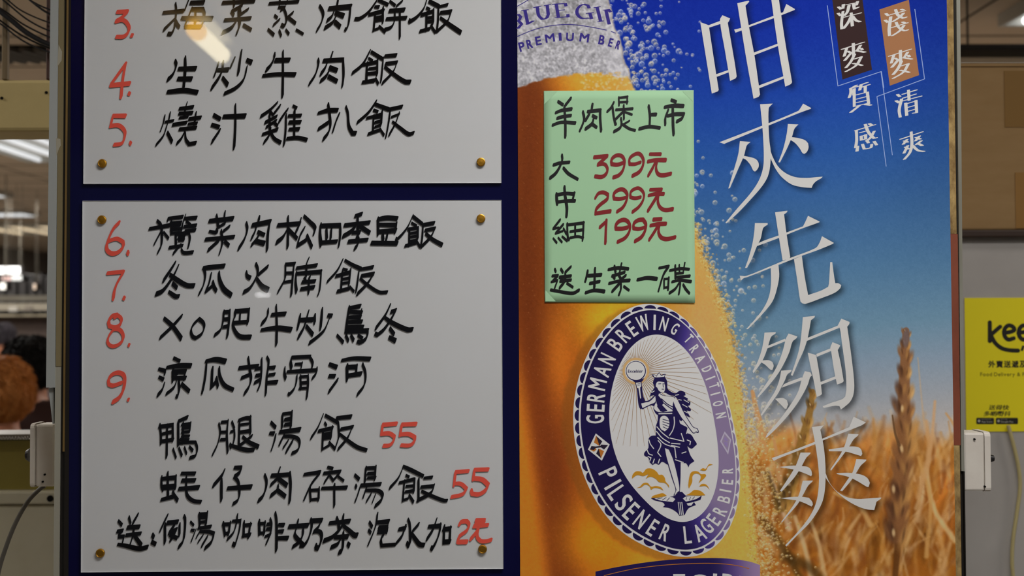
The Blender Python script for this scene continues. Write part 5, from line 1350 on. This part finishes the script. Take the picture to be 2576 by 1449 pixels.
# lettering on the frosty collar
i_violet = ink('violet_ink', 52, 42, 124)
ser = nib(3.3, -0.4, 0.9)
flat('collar_lettering', strokes('118 180 150 210 122 262; 122 262 160 300 116 352; 200 125 238 300; 175 132 228 122; 230 302 300 262; 355 85 372 190 420 242 470 225 492 180; 478 65 492 180; 325 92 385 78; 455 68 505 58; 590 48 618 216; 558 52 705 44; 605 130 680 124; 590 220 735 208; 705 44 712 75; 735 180 738 212; 1000 100 985 66 920 56 860 105 852 170 905 226 975 228 1030 225; 1010 165 1032 232; 980 165 1040 160; 1100 92 1145 265; 1075 95 1125 85; 1122 270 1165 262; 1210 125 1250 300; 1190 125 1240 118 1266 150', 1280, 0, 4.954, ser, 0.0, 0.02, 55), L(1), i_violet, poster)
flat('collar_lettering', strokes('105 455 300 375 500 325 700 305 850 312 1050 342 1215 375; 1275 392 1330 412; 105 78 200 25 255 -10', 1280, 0, 4.954, nib(.01, .01, 1.0, 8), 0, 0, 60), L(1), i_violet, poster)
pb_ = []
for ch, cx, cy, rt, h in (('P', 162, 582, -14, 118), ('R', 258, 548, -13, 112), ('E', 368, 508, -11, 110), ('M', 512, 474, -9, 104), ('I', 640, 458, -4, 100), ('U', 762, 460, 3, 106), ('M', 942, 470, 8, 108), ('B', 1158, 498, 12, 118), ('E', 1270, 530, 16, 110), ('R', 1362, 560, 20, 110)):
    w = {'M': 118, 'I': 36, 'U': 96}.get(ch, 72) * (0.7 if ch in 'ER' and cx > 1200 else 1)
    pb_ += place_glyph(ch, 1280 + cx / 4.954, cy / 4.954, w / 4.954, h / 4.954, math.radians(rt), 0.045)
flat('collar_lettering', pb_, L(1), i_violet, poster)

# ---- oval label
def loop(f, n=360): return [oval(2 * PI * i / n, f) for i in range(n)]
def painted(name, verts, faces, cols, Y, parent, mat):
    me = bpy.data.meshes.new(name)
    me.from_pydata([tuple(W(x, y, Y)) for x, y in verts], [], faces)
    me.update()
    at = me.color_attributes.new('ink', 'FLOAT_COLOR', 'POINT')
    at.data.foreach_set('color', np.array(cols, np.float32).ravel())
    return link_mesh(name, me, mat, parent)
def lavender(x, y):
    """the printed sheen of the navy ring: violet to lavender on the side by the foam"""
    t = 0.0
    e = math.atan2((y - OC[1]) / 1.5, x - OC[0])
    t = max(0.0, math.cos(e + 0.10))
    t = min(1.0, max(0.0, (t - 0.20) / 0.55))
    t = t * t * (3 - 2 * t)
    a, m_, b = np.array((30, 23, 70)), np.array((66, 52, 128)), np.array((134, 118, 152))
    c = a + (m_ - a) * min(1, t * 2.2) if t < 0.45 else m_ + (b - m_) * (t - 0.45) / 0.55
    return rgb(*c, EP)
m_ringink = M_print('label_ring_print', 0.5, 0.15)
base = flat('bottle_label', [loop(0.0)], L(1), i_label, poster)
n = 360
vv, ff, cc = [], [], []
def band(f0, f1):
    b = len(vv)
    for i in range(n):
        for f in (f0, f1):
            q = oval(2 * PI * i / n, f)
            vv.append(q); cc.append(lavender(*q))
    for i in range(n):
        j = (i + 1) % n
        ff.append((b + 2 * i, b + 2 * j, b + 2 * j + 1, b + 2 * i + 1))
band(0.205, 1.0)
painted('label_ring', vv, ff, cc, L(2), base, m_ringink)
vv, ff, cc = [], [], []                                   # scallops round the rim, spaced evenly along it
rim = loop(0.155, 1440)
acc = [0]
for a_, b_ in zip(rim, rim[1:] + rim[:1]): acc.append(acc[-1] + math.hypot(b_[0] - a_[0], b_[1] - a_[1]))
NS = 50
for s in range(NS):
    target = acc[-1] * (s + 0.5) / NS
    i = int(np.searchsorted(acc, target)) % 1440
    p_, q_ = rim[i], rim[(i + 8) % 1440]
    tx, ty = q_[0] - p_[0], q_[1] - p_[1]
    l_ = math.hypot(tx, ty); tx /= l_; ty /= l_
    nx, ny = ty, -tx
    if (p_[0] - OC[0]) * nx + (p_[1] - OC[1]) * ny < 0: nx, ny = -nx, -ny
    hw_ = acc[-1] / NS * 0.46
    th_ = math.atan2((p_[1] - OC[1]) / 1.5, p_[0] - OC[0])
    ro = oval(th_, 0.03)
    hh = math.hypot(ro[0] - p_[0], ro[1] - p_[1]) * 0.92
    b = len(vv)
    for k in range(13):
        a_ = PI * k / 12
        q = (p_[0] + tx * hw_ * math.cos(a_) + nx * hh * math.sin(a_), p_[1] + ty * hw_ * math.cos(a_) + ny * hh * math.sin(a_))
        vv.append(q); cc.append(lavender(*q))
    ff.append(tuple(range(b, b + 13)))
painted('label_scallops', vv, ff, cc, L(2), base, m_ringink)
GA = [('G', 415, 1255), ('E', 420, 1133), ('R', 424, 1022), ('M', 440, 880), ('A', 488, 735), ('N', 540, 612), ('B', 628, 452), ('R', 712, 355), ('E', 808, 285), ('W', 928, 226), ('I', 1052, 216), ('N', 1152, 234), ('G', 1270, 286), ('T', 1418, 392), ('R', 1478, 500), ('A', 1545, 606), ('D', 1612, 718), ('I', 1650, 815), ('T', 1690, 896), ('I', 1704, 982), ('O', 1730, 1088), ('N', 1764, 1214)]
PA = [('P', 512, 436), ('I', 556, 546), ('L', 596, 626), ('S', 664, 722), ('E', 736, 808), ('N', 838, 890), ('E', 950, 972), ('R', 1074, 1020), ('L', 1294, 1042), ('A', 1410, 1020), ('G', 1482, 958), ('E', 1552, 892), ('R', 1614, 808), ('B', 1654, 690), ('I', 1668, 606), ('E', 1688, 520), ('R', 1690, 410)]
def ring_text(seq, tr, up_out):
    out = []
    pts = [tr((x, y)) for _, x, y in seq]
    for k, (ch, x, y) in enumerate(seq):
        px, py = pts[k]
        th = math.atan2((py - OC[1]) / 1.5, px - OC[0])
        a_, b_ = oval(th - 0.04, 0.62), oval(th + 0.04, 0.62)
        t_ = math.atan2(b_[1] - a_[1], b_[0] - a_[0])      # clockwise on screen
        o_, i_ = oval(th, 0.0), oval(th, 1.0)
        # width of the band across its own normal
        wd_ = abs((i_[0] - o_[0]) * math.sin(t_) - (i_[1] - o_[1]) * math.cos(t_))
        h = max(wd_ * 0.50, 26.0)
        w = h * {'I': 0.15, 'W': 0.74, 'M': 0.60, 'A': 0.58, 'N': 0.50, 'T': 0.46, 'L': 0.42, 'E': 0.40}.get(ch, 0.47)
        rot = t_ if up_out else t_ + PI
        out += place_glyph(ch, px, py, w, h, rot, 0.02 if wd_ > 60 else 0.03)
    return out
flat('label_lettering', ring_text(GA, fa, True), L(3), i_label, base)
flat('label_lettering', ring_text(PA, fbm, False), L(3), i_label, base)
# the two diamonds
i_copper = ink('diamond_copper_ink', 176, 108, 46)
i_black = ink('diamond_black_ink', 40, 32, 50)
i_lav = ink('lavender_ink', 142, 124, 172)
TB = lambda s: [[fbm(p) for p in q] for q in parse(s)]
flat('label_diamond', TB('388 40 525 150 448 310 310 200'), L(3), i_label, base)
flat('label_diamond', TB('390 62 450 120 425 165 370 130; 415 190 470 215 440 285 392 240; 330 200 380 170 395 200 370 222'), L(4), i_copper, base)
flat('label_diamond', TB('392 66 452 118 425 165; 440 150 510 155 470 200 430 172; 415 190 392 240 440 285; 330 198 345 165 395 170 370 205; 380 170 460 160 460 175 385 185'), L(4.5), i_black, base)
flat('label_diamond', TB('1660 20 1725 100 1695 250 1615 120'), L(3), ink('diamond_pale_ink', 178, 170, 190), base)
flat('label_diamond', TB('1660 45 1712 105 1690 215 1632 122'), L(4), ink('diamond_grey_ink', 146, 132, 158), base)
flat('label_diamond', TB('1665 70 1695 110 1680 120 1650 100; 1650 120 1690 130 1688 180 1660 150'), L(4.5), i_lav, base)

# emblem inside the oval: a crowned woman who lifts a round glass in front of rays
PC = lambda s, ang=66: outlines(s, 1540, 880, 6.0375, ang)
PD = lambda s, ang=66: outlines(s, 1560, 1080, 6.0375, ang)
SCs = lambda s, r, a=0.0: strokes(s, 1540, 880, 6.0375, nib(.01, .01, r, 8), a, 0.0, 60)
SD = lambda s, r, a=0.0: strokes(s, 1560, 1080, 6.0375, nib(.01, .01, r, 8), a, 0.0, 60)
rays = []
RC = (1540 + 360 / 6.0375, 880 + 322 / 6.0375)
for k in range(66):
    a_ = 2 * PI * k / 66 + 0.03
    d_ = (math.cos(a_), math.sin(a_))
    t1 = 0
    for st in range(30, 420):
        x_, y_ = RC[0] + d_[0] * st, RC[1] + d_[1] * st
        th = math.atan2((y_ - OC[1]) / 1.5, x_ - OC[0])
        r_in = oval(th, 1.06)
        if math.hypot((y_ - OC[1]) / 1.5, x_ - OC[0]) > math.hypot((r_in[1] - OC[1]) / 1.5, r_in[0] - OC[0]): break
        t1 = st
    t1 = min(t1, 190 if d_[1] > 0.5 else 260)
    w0, w1 = 0.80, 0.30
    nx, ny = -d_[1], d_[0]
    A_ = [(RC[0] + d_[0] * 30, RC[1] + d_[1] * 30), (RC[0] + d_[0] * t1, RC[1] + d_[1] * t1)]
    rays.append([(A_[0][0] + nx * w0, A_[0][1] + ny * w0), (A_[1][0] + nx * w1, A_[1][1] + ny * w1), (A_[1][0] - nx * w1, A_[1][1] - ny * w1), (A_[0][0] - nx * w0, A_[0][1] - ny * w0)])
emb = flat('emblem_rays', rays, L(3), ink('ray_ink', 158, 128, 92), base)
def disc(cx, cy, r, k=48): return [(cx + r * math.cos(2 * PI * i / k), cy + r * math.sin(2 * PI * i / k)) for i in range(k)]
ring_r = []
for i in range(48):
    a0, a1 = 2 * PI * i / 48, 2 * PI * (i + 1) / 48
    ring_r.append([(RC[0] + r_ * math.cos(a_), RC[1] + r_ * math.sin(a_)) for r_, a_ in ((27, a0), (33.5, a0), (33.5, a1), (27, a1))])
flat('emblem_glow', ring_r, L(3.4), ink('glow_ink', 200, 164, 112), base)
flat('emblem_glass', [disc(RC[0], RC[1], 27.5)], L(3.8), i_label, base)
flat('emblem_glass', [disc(RC[0], RC[1], 25.2)], L(4.2), i_navy, base)
flat('emblem_glass', [disc(RC[0] - 0.3, RC[1] - 0.5, 23.2)], L(4.6), i_label, base)
flat('emblem_glass', PC('290 440 340 490 400 502 460 475 500 390 480 430 420 452 350 458'), L(5), i_navy, base)
flat('emblem_lettering', text_line('Excelsior', RC[0] - 20.5, RC[1] + 3.8, 7.0, 0.03, 0.0, 0.1, 0.86), L(5), i_navy, base)
navy = PC('345 490 445 478 455 560 470 700 500 790 440 905 415 880 395 800 375 600; 640 430 800 410 835 480 840 580 870 620 960 660 1020 625 1100 640 1115 690 1080 700 1150 740 1140 770 1190 790 1180 840 1150 850 1200 910 1185 930 1130 920 1190 1030 1130 1000 1050 900 1000 760 940 700 880 690 800 650 720 660 690 700 620 690 570 715 590 650 640 570 620 500')
navy += PC('412 800 495 780 560 765 655 680 700 650 780 690 945 715 965 760 1015 785 1098 955 1188 1105 1238 1172 1296 1195 1318 1252 1300 1262 1266 1248 1262 1264 1225 1265 1115 1120 1036 1016 985 925 925 850 930 985 695 990 630 905 632 855 590 842 455 905')
navy += PC('695 985 930 980 925 850 985 920 1070 1050 1050 1085 1020 1060 1035 1120 1150 1190 1140 1265 1200 1290 1250 1370 1285 1430 1260 1460 1205 1500 1140 1460 1191 1607 1250 1690 1180 1740 1160 1785 1125 1725 1080 1717 960 1670 860 1745 760 1700 710 1745 660 1725 615 1750 565 1700 550 1640 490 1605 490 1560 550 1490 550 1360 590 1310 665 1300 665 1160 690 1080', 72)
navy += PC('600 372 650 378 672 398 698 355 718 342 748 388 772 372 812 366 795 418 645 426')
navy += PD('655 320 920 490 918 720 908 945 870 965 832 1026 812 1000 842 920 792 760 732 560 690 420; 885 950 940 948 990 1000 1010 1012 1240 1012 1220 1070 1120 1100 1150 1150 1040 1200 980 1300 900 1312 860 1260 760 1200 650 1180 680 1150 650 1110 530 1080 470 1048 600 1036 800 1018 850 990', 40)
flat('emblem_woman', navy, L(5), i_navy, base)
wh = PC('360 500 432 492 442 552 425 575 440 735 425 742 398 580 380 580; 440 815 505 800 572 782 655 702 655 790 580 828 460 885; 672 505 700 482 792 492 803 560 795 628 762 648 712 622 682 572 664 560; 712 662 765 694 938 722 950 760 925 800 915 935 705 945 640 900 642 850 665 800')
wh += PC('935 800 962 725 1010 795 1088 960 1180 1112 1232 1180 1288 1203 1306 1248 1270 1240 1252 1256 1230 1256 1120 1110 1042 1010; 622 380 655 388 672 410 700 368 718 354 744 400 776 384 800 378 788 410 650 416; 703 962 910 957 914 974 706 979; 738 1022 800 1002 850 1040 870 1120 850 1190 800 1238 740 1200 720 1120')
wh += PD('680 285 740 310 800 450 848 620 896 850 900 935 868 955 830 1012 826 1000 856 920 806 760 746 560 706 420; 520 1052 700 1022 800 1032 838 1060 800 1106 700 1092 600 1078; 952 1052 1000 1022 1228 1014 1150 1060 1000 1098; 1010 1125 1120 1105 1080 1160 1030 1160', 30)
wh += PD('875 1105 888 1105 910 1300 900 1300; 903 1105 915 1105 936 1300 924 1300; 930 1105 943 1105 966 1298 952 1300', 5)
wh += SCs('940 1020 945 1120 920 1220 870 1300; 680 1170 760 1260 860 1340; 675 1240 760 1340 870 1410; 690 1330 800 1430 950 1480 970 1640; 1050 1270 1090 1390 880 1340; 560 1370 580 1430 630 1500; 700 1380 740 1440 690 1560 740 1620; 530 1520 560 1580 610 1600; 960 1670 1080 1710; 1150 1195 1130 1270; 900 1420 1030 1430; 900 1450 1020 1480; 1060 1570 1120 1550; 1140 1370 1190 1390 1180 1440; 545 1620 590 1640 570 1690; 640 1660 620 1720; 720 1660 700 1720', 1.25)
wh += SCs('600 650 640 625; 960 690 1010 680; 1010 755 1050 765; 1090 760 1160 800; 1070 830 1140 870; 1090 930 1150 960', 1.0)
flat('emblem_woman', wh, L(5.6), i_label, base)
nv = SCs('705 518 740 516; 768 518 792 518; 756 598 786 598; 772 530 778 568; 675 455 730 470', 0.9) + SCs('770 1055 875 1085; 770 1092 868 1125; 770 1130 860 1165; 775 1170 835 1200', 0.9)
nv += SCs('750 745 840 825 915 865; 770 800 850 860 915 905; 700 700 720 790 690 850', 1.2) + PC('690 690 720 715 780 800 760 840 840 925 760 945 715 900 690 850 672 790') + SCs('690 860 740 930', 1.3)
nv += SD('560 1060 640 1040; 640 1075 700 1035; 710 1085 750 1040; 1000 1070 1010 1035; 1050 1075 1070 1030; 1100 1060 1130 1025', 0.7) + SCs('385 520 425 512; 388 540 428 533', 0.6)
flat('emblem_woman', nv, L(6.2), i_navy, base)
flat('emblem_clouds', PD('180 750 190 690 240 640 310 640 345 660 400 600 490 600 560 650 590 690 640 690 680 740 690 790 740 850 745 890 690 820 590 800 540 750 460 720 390 750 430 680 350 710 260 695; 300 870 350 820 420 815 470 870 540 860 620 880 660 930 600 900 520 890 470 920 440 860 380 840 320 880 250 890; 1045 900 1035 850 1060 690 1100 640 1180 640 1230 680 1290 680 1305 710 1190 820 1225 710 1150 670 1100 710 1095 800; 1210 620 1260 590 1300 600 1350 530 1410 535 1340 560 1300 625; 1200 870 1240 830 1310 840 1360 915 1300 862; 470 1045 500 1010 560 990 650 970 710 1010 600 1032; 1000 1000 1060 970 1130 920 1230 940 1295 1000 1200 1006', 80), L(6.6), i_gold, base)
# lower label, only its top edge in the frame
vv, ff, cc = [], [], []
top = [(385, 1405), (600, 1360), (900, 1312), (1200, 1282), (1500, 1271), (1700, 1277), (1900, 1305), (2010, 1340)]
tops = [fbm((p.x, p.y)) for p in smooth2(top, n=5)]
for x, y in tops:
    for yy in (y, 1524):
        vv.append((x, yy))
        t_ = float(sst(1780, 1915, np.array(x)))
        q = (1 - t_) * np.array((34, 26, 80)) + t_ * np.array((152, 128, 168))
        if 0.15 < t_ < 0.75: q = q * 0.9 + np.array((10, 4, 22))
        cc.append(rgb(*q, EP))
for i in range(len(tops) - 1): ff.append((2 * i, 2 * i + 2, 2 * i + 3, 2 * i + 1))
lower = painted('lower_label', vv, ff, cc, L(1), poster, m_ringink)
flat('label_rule', strokes('470 1445 620 1408 800 1372 1100 1338 1400 1324 1600 1326 1780 1345 1900 1375', 1400, 1080, 3.926, nib(.01, .01, 0.9, 8), 0, 0, 60), L(2), i_copper, lower)
lt = []
for ch, x, y, r_ in (('E', 1212, 1505, 0), ('G', 1400, 1508, 2), ('I', 1560, 1500, 4), ('R', 1700, 1505, 6), ('L', 1850, 1530, 9)):
    w = {'I': 40, 'G': 170, 'R': 140}.get(ch, 120)
    p_ = fbm((x, y + 20)); lt += place_glyph(ch, p_[0], p_[1], w / 3.926, 190 / 3.926, math.radians(r_), 0.05)
flat('label_lettering', lt, L(2), i_label, lower)

# ------------------------------------------------------------------ the green price notice taped over the poster
m_green = M('green_paper', rgb(150, 188, 150, 0.62), 0.75, 0.15, noise=(1.5, 0.5, rgb(144, 182, 146, 0.62)))
def ygreen(x, y):
    u, v = (x - 1369) / 377.0, (y - 228) / 532.0
    d = 0.0014
    d += 0.0006 * math.sin(PI * min(1, max(0, v))) * (0.4 + 0.6 * u)
    d += 0.0008 * max(0, u + v - 1.78) * 4
    d += 0.0008 * max(0, (1 - u) + v - 1.86) * 4
    return YPO - d
gx, gy = 18, 24
vs, fs = [], []
for j in range(gy + 1):
    for i in range(gx + 1):
        u, v = i / gx, j / gy
        x = lerp(lerp(1368, 1745, u), lerp(1370.5, 1748.5, u), v)
        y = lerp(lerp(228.5, 227, u), lerp(760.5, 762, u), v)
        vs.append(W(x, y, ygreen(x, y)))
for j in range(gy):
    for i in range(gx):
        a_ = j * (gx + 1) + i
        fs.append((a_, a_ + gx + 1, a_ + gx + 2, a_ + 1))
c0 = W(1369, 760, YPO)
note = empty('price_notice', (c0.x, YPO, c0.z), 'light green handwritten price paper taped over the beer poster', 'notice')
sh = build('sheet', vs, fs, m_green, note, smooth=True)
sd = sh.modifiers.new('thick', 'SOLIDIFY'); sd.thickness = 0.0002; sd.offset = -1
for name, lab, k, chars in NOTE:
    polys = []
    for x0, y0, sc, s in chars:
        polys += strokes(s, x0, y0, sc, nib(0.6, -2.4, 2.6) if k == 'K' else nib(0.5, -2.6, 2.7), 0.08, 0.08, dense=(k == 'K'))
    o = flat(name, polys, 0, m_ink['KP' if k == 'K' else k], note, yfun=lambda x, y: ygreen(x, y) - 0.00025)
    o['label'] = lab
m_tape = M('clear_tape', rgb(153, 190, 153, 0.62), 0.25, 0.4)
for quad in ([(1369.5, 230), (1402, 230), (1369.5, 262)], [(1744, 229), (1744, 256), (1716, 229)], [(1372, 758), (1372, 730), (1398, 758)]):
    flat('tape_piece', [quad], 0, m_tape, note, yfun=lambda x, y: ygreen(x, y) - 0.00018)
